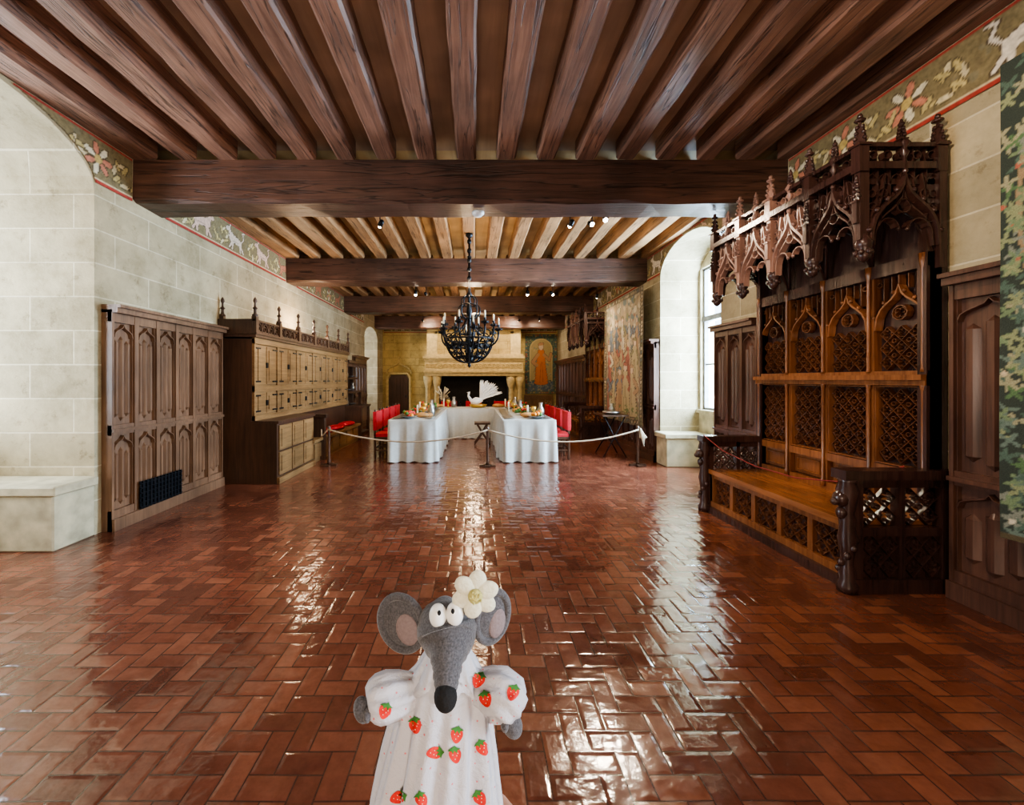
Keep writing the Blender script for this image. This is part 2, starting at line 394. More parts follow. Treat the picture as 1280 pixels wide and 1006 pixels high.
def area(name,loc,rot,sx,sy,e,c):
    l=bpy.data.lights.new(name,'AREA'); l.shape='RECTANGLE'; l.size=sx; l.size_y=sy; l.energy=e; l.color=c
    o=bpy.data.objects.new(name,l); o.location=loc; o.rotation_euler=rot; bpy.context.scene.collection.objects.link(o)
cw=(.86,.93,1.0)
area('daylight_1',(XL-1.7,2.6,2.3),(0,-PI/2,0),2.8,2.4,320,(.88,.95,1))
area('daylight_2',(XL-1.7,14.4,2.1),(0,-PI/2,0),2.5,1.8,110,(1,.97,.9))
area('daylight_3',(XR+1.35,7.4,2.3),(0,PI/2,0),3.0,4.2,3800,(.62,.82,1.0))
area('fill_area_4',(XR+1.35,-.8,2.3),(0,PI/2,0),2.8,2.2,600,cw)  # fill light through the added window behind the camera

def stone_seat(T,u0,u1,w0,w1):
    m=MB(T,['stoneS']); m.box(u0+.03,u1,0.001,.49,w0,w1-.04); m.box(u0,u1,.49,.575,w0,w1); m.make('stone_seat',.012)
stone_seat(TLw,3.45,3.87,-1.12,.06)
stone_seat(TRw,6.85,7.27,-.63,.12)
stone_seat(TRw,5.51,5.9,-.63,-.0)

# ceiling
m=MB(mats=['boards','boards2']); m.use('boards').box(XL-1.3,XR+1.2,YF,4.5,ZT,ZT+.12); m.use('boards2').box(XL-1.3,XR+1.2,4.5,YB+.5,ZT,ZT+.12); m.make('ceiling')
beamsY=[.8,4.32,7.83,11.34,14.85]
for y in beamsY:
    m=MB(mats=['beam']); N=24; c=.035
    rs=[]
    for i in range(N+1):
        x=XL+.003+(XR-XL-.006)*i/N; d=lambda k:.008*math.sin(i*1.7+k*2.1+y)
        y1=y+.43; z0=3.42; z1=ZB
        rs.append([(x,y+d(0),z0+c+d(1)),(x,y+c,z0+d(2)),(x,y1-c,z0+d(3)),(x,y1+d(4),z0+c),(x,y1,z1),(x,y,z1)])
    m.rings(rs,False); m.make('ceiling_beam')
bays=[(YF+.01,.8),(1.23,4.32),(4.75,7.83),(8.26,11.34),(11.77,14.85),(15.28,YB-.01)]
for bi,(a,b) in enumerate(bays):
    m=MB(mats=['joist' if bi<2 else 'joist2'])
    k=-8
    while True:
        x=-.08+.43*k; k+=1
        if x>XR-.1: break
        if x<XL+.12: continue
        hw=.104+.006*math.sin(k*3.3); c=.022; rs=[]; n=14
        for i in range(n+1):
            y=a+(b-a)*i/n; d=.004*math.sin(i*2.3+k); z=ZB+.004*math.cos(i*1.9+k*2)
            rs.append([(x-hw+d,y,ZT-.001),(x-hw+d,y,z+c),(x-hw+c+d,y,z),(x+hw-c+d,y,z),(x+hw+d,y,z+c),(x+hw+d,y,ZT-.001)])
        m.rings(rs,False)
    for (p,q) in ((XL+.01,XL+.1),(XR-.12,XR-.01)): m.box(p,q,a,b,ZB,ZT-.001)
    m.make('ceiling_joists')

# friezes (split at the beams)
def fr(T,name,u0,u1,seed,flip):
    paint_frieze(u1-u0,seed).mesh(name,T,u0,3.42,'fresco',w=.012,flip=flip)
fr(TLw,'frieze_left',4.77,7.81,3,False); fr(TLw,'frieze_left',8.28,11.32,4,False); fr(TLw,'frieze_left',11.79,13.4,6,False)
fr(TRw,'frieze_right',8.28,11.32,9,True); fr(TRw,'frieze_right',11.79,14.83,10,True); fr(TRw,'frieze_right',1.25,4.30,11,True); fr(TRw,'frieze_right',4.77,5.45,14,True)
paint_frieze(XR-XL-.1,5,.02).mesh('frieze_back',TB,XL+.05,3.42,'fresco',w=.012)
def arch_frieze(T,name,a,b,sp,cr,flip,A,B):
    c=paint_frieze(B-A,21); o=c.mesh(name,T,A,3.42,'fresco',w=.012,flip=flip)
    def f(q):
        s=1-(2*(q-a)/(b-a)-1)**2
        return sp+(cr-sp)*math.sqrt(s) if s>0 else 0
    bm=bmesh.new(); bm.from_mesh(o.data)
    bmesh.ops.delete(bm,geom=[v for v in bm.verts if v.co.z<f(v.co.y)+.02],context='VERTS'); bm.to_mesh(o.data); bm.free()
arch_frieze(TLw,'frieze_left',1.7,3.88,3.35,3.87,False,1.25,4.30)
arch_frieze(TRw,'frieze_right',5.5,7.28,3.36,3.84,True,5.45,7.8)

# ------------------------------------------------------------------ linenfold panelling
def folds(m,u0,u1,v0,v1,w,d=.028,n=3):
    W=(u1-u0)/n
    for k in range(n):
        a=u0+W*k+W*.08; b=u0+W*(k+1)-W*.08; c=(a+b)/2; e=.05 if k==n//2 else .09
        vb,vt=v0+e,v1-e
        m.add([(a,vb,w),(a*.7+b*.3,vb,w+d),(a*.3+b*.7,vb,w+d),(b,vb,w),(a,vt,w),(a*.7+b*.3,vt,w+d),(a*.3+b*.7,vt,w+d),(b,vt,w),(c,vb-.04,w),(c,vt+.04,w)],
              [(0,1,5,4),(1,2,6,5),(2,3,7,6),(0,8,1),(1,8,2),(2,8,3),(4,5,9),(5,6,9),(6,7,9)])
def panelling(name,T,u0,u1,rows,top,ncol,mF,mP,arch=True,cap=True):
    m=MB(T,[mP,mF]); m.use(mP).box(u0,u1,0.001,top,0,.06); m.use(mF)
    s=.05; W=(u1-u0)/ncol
    for k in range(ncol+1):
        c=u0+W*k; m.box(max(u0,c-s/2),min(u1,c+s/2),0.001,top,.06,.105)
    m.box(u0,u1,0.001,.12,.06,.13)
    prev=.12
    for (a,b) in rows: m.box(u0,u1,prev,a,.06,.10); prev=b
    m.box(u0,u1,prev,top,.06,.10)
    if cap:
        m.box(u0,u1,top-.03,top+.02,0,.16); m.box(u0,u1,top+.02,top+.05,0,.19)
    m.box(u0,u1,rows[0][1]+.03,rows[0][1]+.06,.1,.125)
    for k in range(ncol):
        for (a,b) in rows:
            p,q=u0+W*k+s/2,u0+W*(k+1)-s/2; m.use(mP)
            folds(m,p+.02,q-.02,a+.02,b-(.12 if arch else .02),.06)
            m.use(mF)
            for (x,y) in ((p,q),): 
                m.bar([(x+.006,a),(x+.006,b),],.014,.06,.085); m.bar([(y-.006,a),(y-.006,b)],.014,.06,.085)
            if arch: m.bar(ogee((p+q)/2,(q-p)/2-.015,b-.15,.13,5),.016,.06,.1); 
    return m.make(name,0)
rows=[(.20,.95),(1.05,2.08)]
panelling('wainscot_left',TL,3.95,5.70,rows,2.2,6,'panelL','panelL')
panelling('wainscot_right',TR,7.3,9.80,rows,2.2,8,'panelR','panelR')
panelling('wainscot_right',TR,11.72,16.0,rows,2.2,10,'panelR','panelR',False)
panelling('wainscot_right',TR,4.66,5.48,[(.2,.8),(.9,2.08)],2.18,3,'panelR','panelR')
panelling('wainscot_right',TR,.25,2.77,[(.2,.78),(.88,2.05)],2.18,6,'panelR','panelR')
panelling('wainscot_back',TB,2.05,3.18,[(.2,.72)],.85,4,'cab','cab',False)
panelling('wainscot_left',TL,12.1,13.4,rows,2.2,4,'panelL','panelL')
m=MB(TL,['iron']); m.box(4.25,4.85,.13,.42,.125,.135)
for k in range(12): m.box(4.27+k*.05,4.285+k*.05,.13,.42,.135,.15)
for k in range(6): m.box(4.25,4.85,.14+k*.05,.152+k*.05,.135,.147)
m.make('vent_grille')

# ------------------------------------------------------------------ long cabinet on left wall
def finial(m,u,v,w,h=.3,r=.03):
    m.lathe([(r,0),(r*1.1,h*.08),(r*.55,h*.15),(r*.5,h*.35),(r*.95,h*.42),(r*.4,h*.5),(r*.35,h*.68),(r*.75,h*.78),(r*.6,h*.88),(.003,h)],(u,v,w),8,1)
m=MB(TL,['cab','cabd','iron','red'])
U0,U1=5.78,10.05; N=6; W=(U1-U0)/N
m.use('cabd').box(U0,U1,0.001,2.1,0.0,.47)
m.use('cab')
m.box(U0+.003,U1,.9,.98,.47,.52); m.box(U0+.003,U1,1.33,1.42,.47,.515); m.box(U0+.003,U1,2.03,2.12,.47,.515)
for k in range(N+1):
    u=U0+W*k; m.box(max(U0+.003,u-.035),min(U1,u+.035),.9,2.1,.47,.51)
for k in range(N):
    a=U0+W*k+.035; b=a+W-.07; c=(a+b)/2
    for (p,q) in ((.98,1.33),(1.42,2.03)):
        m.use('cab').box(a,b,p,q,.44,.485)
        for (x0,x1) in ((a+.02,c-.01),(c+.01,b-.02)):
            m.box(x0,x1,p+.02,q-.02,.485,.50); 
            m.box(x0+.05,x1-.05,p+.07,q-.07,.50,.512)
        m.use('iron')
        for z in (p+.06,q-.06):
            m.box(a,a+.14,z-.012,z+.012,.50,.513); m.box(b-.14,b,z-.012,z+.012,.50,.513)
        m.box(c-.02,c+.02,(p+q)/2-.04,(p+q)/2+.04,.5,.52)
m.use('cabd')
m.box(U0-.04,U1+.03,2.12,2.16,0,.55); m.box(U0-.06,U1+.03,2.16,2.19,0,.57)
m.box(U0-.04,U1,2.35,2.38,.5,.54); m.box(U0-.04,U0,2.35,2.38,0,.54); m.box(U0-.04,U0-.01,2.19,2.35,0,.5)
for k in range(N*4):
    uc=U0+(U1-U0)*(k+.5)/(N*4); hw=(U1-U0)/(N*8)
    m.bar(pointed(uc,hw,2.19,.15,4),.026,.5,.535); m.bar([(uc-hw,2.19),(uc-hw,2.36)],.026,.5,.535)
    m.bar(circ(uc,2.26,.035,8),.020,.5,.53,True); m.box(uc-hw,uc+hw,2.19,2.22,.5,.53)
for k in range(N+1): 
    u=U0+W*k; m.box(u-.035,u+.035,2.19,2.42,.485,.555); finial(m,u,2.42,.52,.28,.04)
m.box(U0-.03,U0+.03,2.19,2.42,.02,.08); finial(m,U0,2.42,.05,.28,.04)
m.use('cabd').box(U0-.015,7.08,0.001,.87,.47,.84); m.box(U0-.03,7.10,.87,.91,.47,.87)
m.use('cab')
for k in range(3):
    a=U0+.03+k*.42; m.box(a,a+.39,.12,.45,.84,.86); m.box(a,a+.39,.48,.84,.84,.86)
    m.box(a+.05,a+.34,.17,.40,.86,.87); m.box(a+.05,a+.34,.53,.79,.86,.87)
m.box(U0-.015,7.08,0.001,.09,.84,.88)
m.use('cab').box(7.08,10.05,0.001,.38,.47,.80); m.box(7.08,10.05,.38,.43,.47,.86)
for k in range(6): m.box(7.2+k*.46,7.58+k*.46,.08,.34,.80,.82)
m.use('cabd')
for u in (7.5,9.97): m.box(u,u+.09,0.001,.80,.47,.88); m.box(u-.02,u+.11,.80,.86,.47,.92)
m.use('red')
for k in range(3): m.ell((8.0+k*.75,.47,.66),(.36,.055,.17),14,6)
m.make('oak_cabinet_with_bench',.004)

m=MB(TL,['cabd','panelL','pewter','gold']); a,b=10.25,11.75
m.box(a,b,0.001,2.0,.0,.06)
for v,w in ((.02,.62),(.75,.66),(1.15,.42),(1.52,.30)): m.box(a,b,v,v+.05,.06,w)
for u in (a,b-.06,(a+b)/2-.03): m.box(u,u+.06,0.001,.8,.54,.62)
for u in (a,b-.05): m.box(u,u+.05,.8,1.95,.06,.14); m.box(u,u+.05,.8,1.2,.3,.38)
m.box(a-.03,b+.03,1.95,2.02,.0,.5)
m.use('panelL'); m.box(a+.06,b-.06,.35,.75,.5,.56)
for k in range(10): m.bar(pointed(a+.075+.15*k,.07,1.85,.1,4),.015,.44,.5)
m.use('pewter')
for k,(u,v) in enumerate([(10.5,.8),(10.95,.8),(11.4,.8),(10.6,1.2),(11.1,1.2),(11.5,1.2),(10.45,1.57),(10.9,1.57),(11.35,1.57)]):
    m.use('pewter' if k%3 else 'gold')
    if k%2: m.lathe([(.04,0),(.06,.04),(.065,.1),(.03,.16),(.04,.22),(.02,.23)],(u,v,.2),10,1)
    else: m.lathe([(.02,0),(.03,.01),(.12,.03),(.13,.05),(.1,.05)],(u,v,.2),12,1)
m.make('dresser_with_shelves',.003)

# ------------------------------------------------------------------ canopied stall
def quatre(m,u,v,r,w0,w1,n=3):
    for k in range(4):
        a=k*PI/2+PI/4; cx=u+.48*r*math.cos(a); cy=v+.48*r*math.sin(a)
        m.bar(circ(cx,cy,r*.46,7,a-2.1,a+2.1,False),r*.16,w0,w1)
def lattice(m,u0,u1,v0,v1,w0,w1,nc=2):
    W=(u1-u0)/nc; nr=max(1,round((v1-v0)/W)); H=(v1-v0)/nr; r=min(W,H)/2
    for i in range(nc):
        for j in range(nr):
            cu=u0+W*(i+.5); cv=v0+H*(j+.5)
            m.bar([(cu,cv+H*.5),(cu+W*.5,cv),(cu,cv-H*.5),(cu-W*.5,cv)],r*.2,w0,w1,True)
            quatre(m,cu,cv,r*.72,w0,w1-.004)
    for i in range(nc+1):
        for j in range(nr+1):
            cu=u0+W*i; cv=v0+H*j
            if 0<i<nc and 0<j<nr: m.bar(circ(cu,cv,r*.3,8),r*.16,w0,w1,True)
def pinnacle(m,u,v,w,h,r=.035):
    m.prism([(u-r,v),(u+r,v),(u+r,v+h*.45),(u-r,v+h*.45)],w-r,w+r)
    m.prism([(u-r*1.35,v+h*.43),(u+r*1.35,v+h*.43),(u+r*1.35,v+h*.47),(u-r*1.35,v+h*.47)],w-r*1.35,w+r*1.35)
    m.lathe([(r*1.2,h*.47),(r*.3,h*.85),(r*.2,h*.87)],(u,v,w),4,1,False)
    for q in (.56,.66,.76):
        rr=r*(1.25-(q-.47)*2.2)
        for k in range(4):
            a=k*PI/2; m.ell((u+rr*math.cos(a),v+h*q,w+rr*math.sin(a)),(.013,.016,.013),6,4)
    m.ell((u,v+h*.88,w),(r*1.0,.018,r*1.0),8,4); m.ell((u,v+h*.95,w),(r*.5,.022,r*.5),6,4)
def crockets(m,pts,w,r=.016,step=3):
    for i in range(1,len(pts)-1,step):
        a,b=pts[i-1],pts[i+1]; dx,dy=b[0]-a[0],b[1]-a[1]; L=math.hypot(dx,dy) or 1
        nx,ny=-dy/L,dx/L
        if ny<0 and abs(nx)<.9: nx,ny=-nx,-ny
        m.ell((pts[i][0]+nx*.022,pts[i][1]+ny*.022,w),(r,r*1.2,r),6,4)
def canopy_bay(m,u0,u1,w0,w1):
    uc=(u0+u1)/2; h=(u1-u0)/2-.02
    og=ogee(uc,h,2.46,.50,9); m.bar(og,.042,w0,w1+.015); m.bar(ogee(uc,h-.03,2.46,.40,8),.022,w0,w1)
    crockets(m,og,w1+.005,.019,2)
    for s in (-1,1):
        m.bar(circ(uc+s*h*.45,2.58,h*.30,6,0.2,PI-.2,False),.018,w0,w1)
        m.ell((uc+s*h*.14,2.58,w1-.01),(.015,.02,.012),6,4)
        m.bar([(uc+s*h*(.95-.07*t),2.62+.05*t+.05*math.sin(t*1.3)) for t in range(7)],.016,w0,w1)
        m.bar(circ(uc+s*h*.80,2.66,.035,8),.014,w0,w1,True); m.bar(circ(uc+s*h*.62,2.83,.032,8),.014,w0,w1,True)
    m.bar(circ(uc,2.74,h*.2,10),.014,w0,w1,True)
    nb=6
    for k in range(nb+1):
        u=u0+(u1-u0)*k/nb; d=abs(u-uc)/h; vb=2.46+.5*max(0,(1-d))**1.0*.95
        if d>=.97: vb=2.46
        m.bar([(u,min(vb,2.93)),(u,3.0)],.013,w0,w1-.01)
    for k in range(nb):
        u=u0+(u1-u0)*(k+.5)/nb; m.bar(pointed(u,(u1-u0)/nb/2,2.9,.07,3),.012,w0,w1-.01)
        if abs(u-uc)/h>.45: m.bar(circ(u,2.83,.026,8),.012,w0,w1-.01,True)
        if abs(u-uc)/h>.7: m.bar(circ(u,2.74,.026,8),.012,w0,w1-.01,True)
    m.lathe([(.015,0),(.012,.14),(.03,.16),(.012,.19),(.035,.23),(.004,.28)],(uc,2.95,w1),8,1)
    for k in range(5):
        u=u0+(u1-u0)*(k+.5)/5; m.bar(circ(u,3.105,.03,8),.012,w0,w1-.01,True)
def stall_mesh():
    L=1.72; m=MB(lambda u,v,w:(-w,u,v),['stall','stalld','seat'])
    m.use('stalld').box(0,L,0.001,2.98,.01,.07)
    m.use('stalld').box(0,L,0.001,.07,.07,.74)
    m.use('stall').box(.03,L-.03,.07,.44,.60,.645); m.box(.03,L-.03,.07,.13,.645,.70); m.box(.03,L-.03,.39,.44,.645,.69)
    for k in range(6):
        u=.04+(L-.08)*k/5; m.box(max(.03,u-.025),min(L-.03,u+.025),.13,.39,.645,.685)
    for k in range(5):
        a=.04+(L-.08)*k/5+.03; b=.04+(L-.08)*(k+1)/5-.03
        m.use('stalld').box(a,b,.13,.39,.645,.65); m.use('trac'); lattice(m,a,b,.13,.39,.65,.675,2)
    m.use('seat').box(.02,L-.02,.44,.49,.07,.72)
    m.use('stall'); W=L/4
    for k in range(5):
        u=min(max(W*k,.03),L-.03); m.box(u-.03,u+.03,.49,2.42,.07,.135)
        m.lathe([(.022,0),(.022,.05),(.013,.07),(.013,.9),(.02,.93),(.02,.98)],(u,.52,.15),8,1)
        m.lathe([(.02,0),(.013,.03),(.013,.75),(.022,.8),(.026,.86)],(u,1.56,.15),8,1)
    for (a,b,w) in ((.49,.56,.14),(.76,.83,.14),(1.46,1.50,.17),(1.50,1.54,.20),(1.54,1.57,.15)): m.box(0,L,a,b,.07,w)
    m.use('stalld').box(0,L,2.32,2.42,.07,.15)
    for k in range(4):
        a,b=W*k+.035,W*(k+1)-.035
        m.use('stall').box(a+.01,b-.01,.57,.75,.07,.095); m.bar([(a+.05,.6),(b-.05,.6),(b-.05,.72),(a+.05,.72)],.02,.095,.11,True)
        m.use('trac'); lattice(m,a+.02,b-.02,.86,1.43,.07,.115,3)
        m.use('stall'); m.bar([(a,.84),(b,.84),(b,1.45),(a,1.45)],.035,.07,.13,True)
        m.use('trac'); lattice(m,a+.02,b-.02,1.58,1.92,.07,.11,3)
        uc=(a+b)/2; m.use('stall'); og=ogee(uc,(b-a)/2,1.90,.34,6); m.bar(og,.028,.08,.135); crockets(m,og,.13,.015,2)
        m.use('trac')
        m.bar([(uc,2.22),(uc,2.31)],.02,.08,.13); m.bar(circ(uc,2.02,.055,10),.016,.08,.125,True); quatre(m,uc,2.02,.045,.08,.12)
        for s in (-1,1): m.bar([(uc+s*.12,2.12),(uc+s*.12,2.31)],.014,.08,.12); m.bar(circ(uc+s*.155,2.26,.02,7),.01,.08,.12,True); m.bar([(uc+s*.06,2.2),(uc+s*.06,2.31)],.012,.08,.12)
    # canopy
    m.use('stalld'); m.box(0,L,2.90,2.94,.07,.60)
    m.box(-.03,L+.03,3.0,3.05,.05,.67); m.box(-.02,L+.02,3.155,3.185,.57,.65)
    m.box(-.02,.03,2.98,3.18,.05,.09)
    for k in range(4):
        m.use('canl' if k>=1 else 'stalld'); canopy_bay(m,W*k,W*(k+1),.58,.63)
        m.use('stalld')
        for q in (0,1):
            p0=(W*(k+q),2.45,.6); p1=(W*(k+.5),2.9,.35)
            m.tube([p0,((p0[0]*2+p1[0])/3,2.72,.52),p1],.014,5)
            p0=(W*(k+q),2.42,.12); m.tube([p0,((p0[0]*2+p1[0])/3,2.7,.18),p1],.014,5)
    for k in range(5):
        m.use('stalld'); u=min(max(W*k,0.0),L)
        m.lathe([(.004,-.14),(.03,-.12),(.045,-.09),(.03,-.06),(.05,-.03),(.055,0),(.035,.03),(.03,.06)],(u,2.48,.61),8,1)
        for q in range(6):
            a=q*PI/3; m.ell((u+.042*math.cos(a),2.41,.61+.042*math.sin(a)),(.018,.025,.018),6,4)
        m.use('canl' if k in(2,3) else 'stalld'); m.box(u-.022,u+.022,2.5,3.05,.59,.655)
        pinnacle(m,u,2.98,.635,.425,.034); pinnacle(m,u,2.62,.66,.34,.018)
        if k<4: pinnacle(m,u+W*.5,3.1,.62,.24,.016)
    keep=m.T
    for us,sg in ((0,-1),(L,1)):
        m.T=(lambda us,sg:(lambda a,b,c:(-a,us+sg*(c-.03),b)))(us,sg)
        m.use('stalld'); canopy_bay(m,.08,.60,.0,.05); m.box(.05,.1,2.3,3.2,-.0,.06)
        pinnacle(m,.08,2.98,.03,.425,.034); pinnacle(m,.34,3.1,.03,.26,.02)
        for q in range(1,6): m.bar([(.08+.087*q,3.0),(.08+.087*q,3.16)],.014,.0,.03)
        m.box(.08,.62,3.155,3.185,-.0,.06)
    m.T=keep
    for u in (0,L-.06): m.use('stalld').box(u,u+.06,.49,2.98,.05,.16)
    for us,sg in ((-.0,-1),(L,1)):
        m.T=(lambda us,sg:(lambda a,b,c:(-a,us+sg*c,b)))(us,sg)
        m.use('stalld')
        m.box(.02,.72,.001,.10,-.03,.06); m.box(.02,.70,.10,.42,-.02,.02); m.box(.02,.70,.74,.80,-.02,.04)
        m.box(.0,.80,.80,.865,-.05,.07); m.box(.02,.10,.1,.8,-.02,.05); m.box(.36,.40,.1,.8,-.02,.045); m.box(.66,.74,.1,.8,-.02,.05)
        m.box(.02,.70,.40,.46,-.02,.045)
        for (p,q) in ((.10,.36),(.40,.66)):
            lattice(m,p,q,.11,.41,.02,.04,2); lattice(m,p,q,.47,.73,-.01,.02,2)
        m.T=keep
        uu=us+sg*.02
        m.lathe([(.06,0.001),(.065,.05),(.045,.09),(.05,.14),(.035,.2),(.045,.3),(.06,.38),(.045,.46),(.05,.52),(.04,.56),(.055,.64),(.065,.72),(.05,.78),(.06,.80)],(uu,0,.745),12,1)
        for q in range(8):
            a=q*.8; m.ell((uu+.045*math.cos(a),.1+q*.055,.745+.045*math.sin(a)),(.022,.03,.022),7,5)
        m.ell((uu,.66,.79),(.05,.06,.05),10,6); m.ell((uu,.64,.83),(.03,.03,.03),8,5)
        m.ell((uu,.56,.785),(.035,.05,.035),8,5)
    return m
sm=stall_mesh()
s1=sm.make('canopied_choir_bench',0); s1.location=(XR-.002,2.86,0)
s2=bpy.data.objects.new('canopied_choir_bench',s1.data); s2.location=(XR-.002,9.9,0); bpy.context.scene.collection.objects.link(s2)
m=MB(mats=['cord'])
m.tube([(2.62,4.56,.875),(2.68,4.3,.74),(2.78,3.95,.65),(2.9,3.6,.62),(3.0,3.2,.68),(3.1,2.98,.82),(3.12,2.9,.875)],.006,6); m.make('barrier_cord')

# ------------------------------------------------------------------ tapestries
def tap_mille():
    r=random.Random(5); W_=2.2; c=Canvas(W_,2.85,.010,(.030,.040,.030))
    for x0 in (.15,.75,1.35,2.0):
        p=[(x0+.12*math.sin(t*2.1+x0*5),t) for t in np.linspace(.1,2.75,40)]; c.st(p,.014,(.26,.18,.10)); 
    for i in range(1700):
        x,y=r.uniform(0,W_),r.uniform(0,2.85); g=r.choice([(.08,.14,.06),(.14,.19,.10),(.07,.11,.08),(.21,.23,.12),(.27,.25,.15),(.11,.15,.12),(.18,.19,.15)])
        n=r.choice([3,4,5]); a0=r.uniform(0,6)
        for k in range(n):
            a=a0+k*2*PI/n; c.e(x+.026*math.cos(a),y+.026*math.sin(a),.026,.011,a,g)
        if r.random()<.16: c.e(x,y,.016,.016,0,r.choice([(.38,.10,.06),(.48,.38,.24),(.50,.44,.32),(.34,.13,.08)]))
    c.r(0,W_,0,.04,(.08,.06,.03)); return c
tap_mille().mesh('floral_tapestry',TR,.22,.55,'attr',ripple=.012,w=.21,flip=True,waves=5)
def person(c,x,y,h,robe,trim,rnd):
    for g,k in ((.012,0),(0,1)):
        col=(lambda q:(.07,.05,.035) if k==0 else q)
        for q in range(12):
            t=q/11; c.e(x+.01*math.sin(t*9),y+h*.75*t,h*(.17-.09*t)+g,h*.06+g,0,col(robe))
        c.st([(x-.07*h,y+h*.68),(x-.2*h,y+h*.5),(x-.1*h,y+h*.42)],.04*h+g,col(trim)); c.st([(x+.07*h,y+h*.68),(x+.2*h,y+h*.55),(x+.24*h,y+h*.7)],.035*h+g,col(trim))
        c.e(x,y+h*.87,.055*h+g,.075*h+g,0,col((.50,.38,.27))); c.e(x,y+h*.94,.07*h+g,.035*h+g,.2,col(trim))
    c.st([(x-.03*h,y),(x,y+h*.5)],.01,tuple(q*.55 for q in robe)); c.st([(x+.05*h,y),(x+.03*h,y+h*.5)],.01,tuple(q*.6 for q in robe))
def tap_scene(w,h,seed,n):
    r=random.Random(seed); c=Canvas(w,h,.018,(.26,.21,.14))
    pal=[(.36,.30,.20),(.20,.17,.11),(.22,.12,.08),(.12,.14,.13),(.40,.35,.25),(.15,.15,.08),(.32,.24,.14),(.28,.24,.17)]
    for i in range(n): c.e(r.uniform(0,w),r.uniform(0,h),r.uniform(.02,.09),r.uniform(.02,.09),r.uniform(0,3),r.choice(pal))
    robes=[(.28,.11,.08),(.13,.15,.17),(.38,.31,.18),(.20,.18,.10),(.33,.22,.13),(.42,.37,.28)]
    for row,(yy,hh) in enumerate(((1.45,.75),(.85,.9),(.22,1.0))):
        x=.3+.1*row
        while x<w-.2: person(c,x,yy+r.uniform(-.05,.05),hh,r.choice(robes),r.choice(robes),r); x+=.36
    for i in range(60): c.e(r.uniform(0,w),r.uniform(0,.35),.04,.02,r.uniform(0,3),r.choice([(.14,.16,.07),(.2,.2,.1)]))
    for a in np.arange(0,max(w,h),.07):
        for (x,y) in ((a,.06),(a,h-.06),(.06,a),(w-.06,a)): c.e(x,y,.06,.05,0,(.10,.08,.05)); c.e(x,y,.03,.03,0,r.choice(pal))
    return c
tap_scene(2.2,2.65,4,700).mesh('figured_tapestry',TR,7.42,.62,'attr',ripple=.03,w=.25,flip=True,waves=5)
def tap_saint():
    r=random.Random(8); w,h=1.28,2.4; c=Canvas(w,h,.014,(.06,.09,.07))
    for i in range(500): c.e(r.uniform(0,w),r.uniform(0,h),.03,.015,r.uniform(0,3),r.choice([(.10,.16,.09),(.16,.17,.07),(.08,.12,.13),(.26,.2,.1)]))
    c.r(.2,w-.2,.55,1.75,(.32,.25,.12))
    for q in range(20): c.e(w/2,1.75,(w/2-.2)*(1-q*.03),.45*(1-q*.01),0,(.32,.25,.12))
    for i in range(60): c.e(r.uniform(.25,w-.25),r.uniform(.55,1.9),.04,.03,r.uniform(0,3),r.choice([(.38,.3,.16),(.26,.2,.1),(.18,.2,.14)]))
    for s in (.2,w-.2): c.st([(s,.5),(s,1.8)],.025,(.42,.33,.16))
    c.st([(w/2+.44*math.cos(a),1.78+.42*math.sin(a)) for a in np.linspace(0,PI,30)],.025,(.42,.33,.16))
    c.r(.15,w-.15,.12,.5,(.10,.13,.15))
    for i in range(80): c.e(r.uniform(.15,w-.15),r.uniform(.12,.5),.04,.02,r.uniform(0,3),r.choice([(.2,.22,.2),(.07,.09,.12),(.28,.25,.15)]))
    person(c,w/2,.45,1.65,(.46,.15,.045),(.36,.20,.10),r)
    for i in range(150): c.e(*r.choice([(.05,r.uniform(0,h)),(w-.05,r.uniform(0,h)),(r.uniform(0,w),.05),(r.uniform(0,w),h-.05)]),.03,.03,0,r.choice([(.30,.22,.1),(.07,.13,.13),(.24,.08,.05)]))
    return c
tap_saint().mesh('saint_tapestry',TB,2.08,.95,'attr',ripple=.01,w=.06)

# ------------------------------------------------------------------ fireplace
m=MB(TB,['stoneF','stoneFp','soot'])
m.use('stoneF')
m.prism([(-1.55,2.5),(1.60,2.5),(1.52,3.86),(-1.47,3.86)],0,.72)
m.use('stoneFp')
for (a,b,d) in ((1.66,1.78,.86),(1.78,1.86,.92),(1.86,2.25,.84),(2.25,2.33,.90),(2.33,2.42,.97),(2.42,2.5,.86)): m.box(-1.5-d*.45+.0,1.52+d*.45,a,b,0,d)
for k in range(22):
    u=-1.78+3.58*k/21; m.bar(circ(u,2.05,.075,10),.03,.84,.875,True); m.ell((u,2.05,.85),(.03,.03,.02),6,4)
for k in range(30): m.box(-1.85+k*.126,-1.79+k*.126,1.79,1.85,.92,.945)
for u in (-1.6,1.62):
    for s in (-.17,.17):
        m.lathe([(.14,0.001),(.14,.12),(.10,.16),(.10,1.2),(.12,1.24),(.17,1.45),(.19,1.66)],(u+s,0,.66),14,1)
    m.box(u-.33,u+.33,0.001,.1,0,.9); m.box(u-.28,u+.28,0.001,1.66,0,.55)
    m.box(u-.2,u+.2,2.5,3.5,.6,.78); m.lathe([(.05,-.3),(.2,0),(.22,.1),(.22,.2)],(u,3.62,.7),10,1)
m.box(-1.5,1.55,3.3,3.38,.7,.78); m.box(-1.6,1.65,3.78,3.86,.0,.8)
for k in range(16): m.bar(pointed(-1.35+k*.182,.08,3.55,.22,4),.025,.7,.75)
m.use('soot').box(-1.32,1.34,0.02,1.66,.01,.05); m.box(-1.33,-1.31,0.001,1.66,0,.7); m.box(1.33,1.35,0.001,1.66,0,.7)
m.make('stone_fireplace',0)
m=MB(TB,['iron','cabd'])
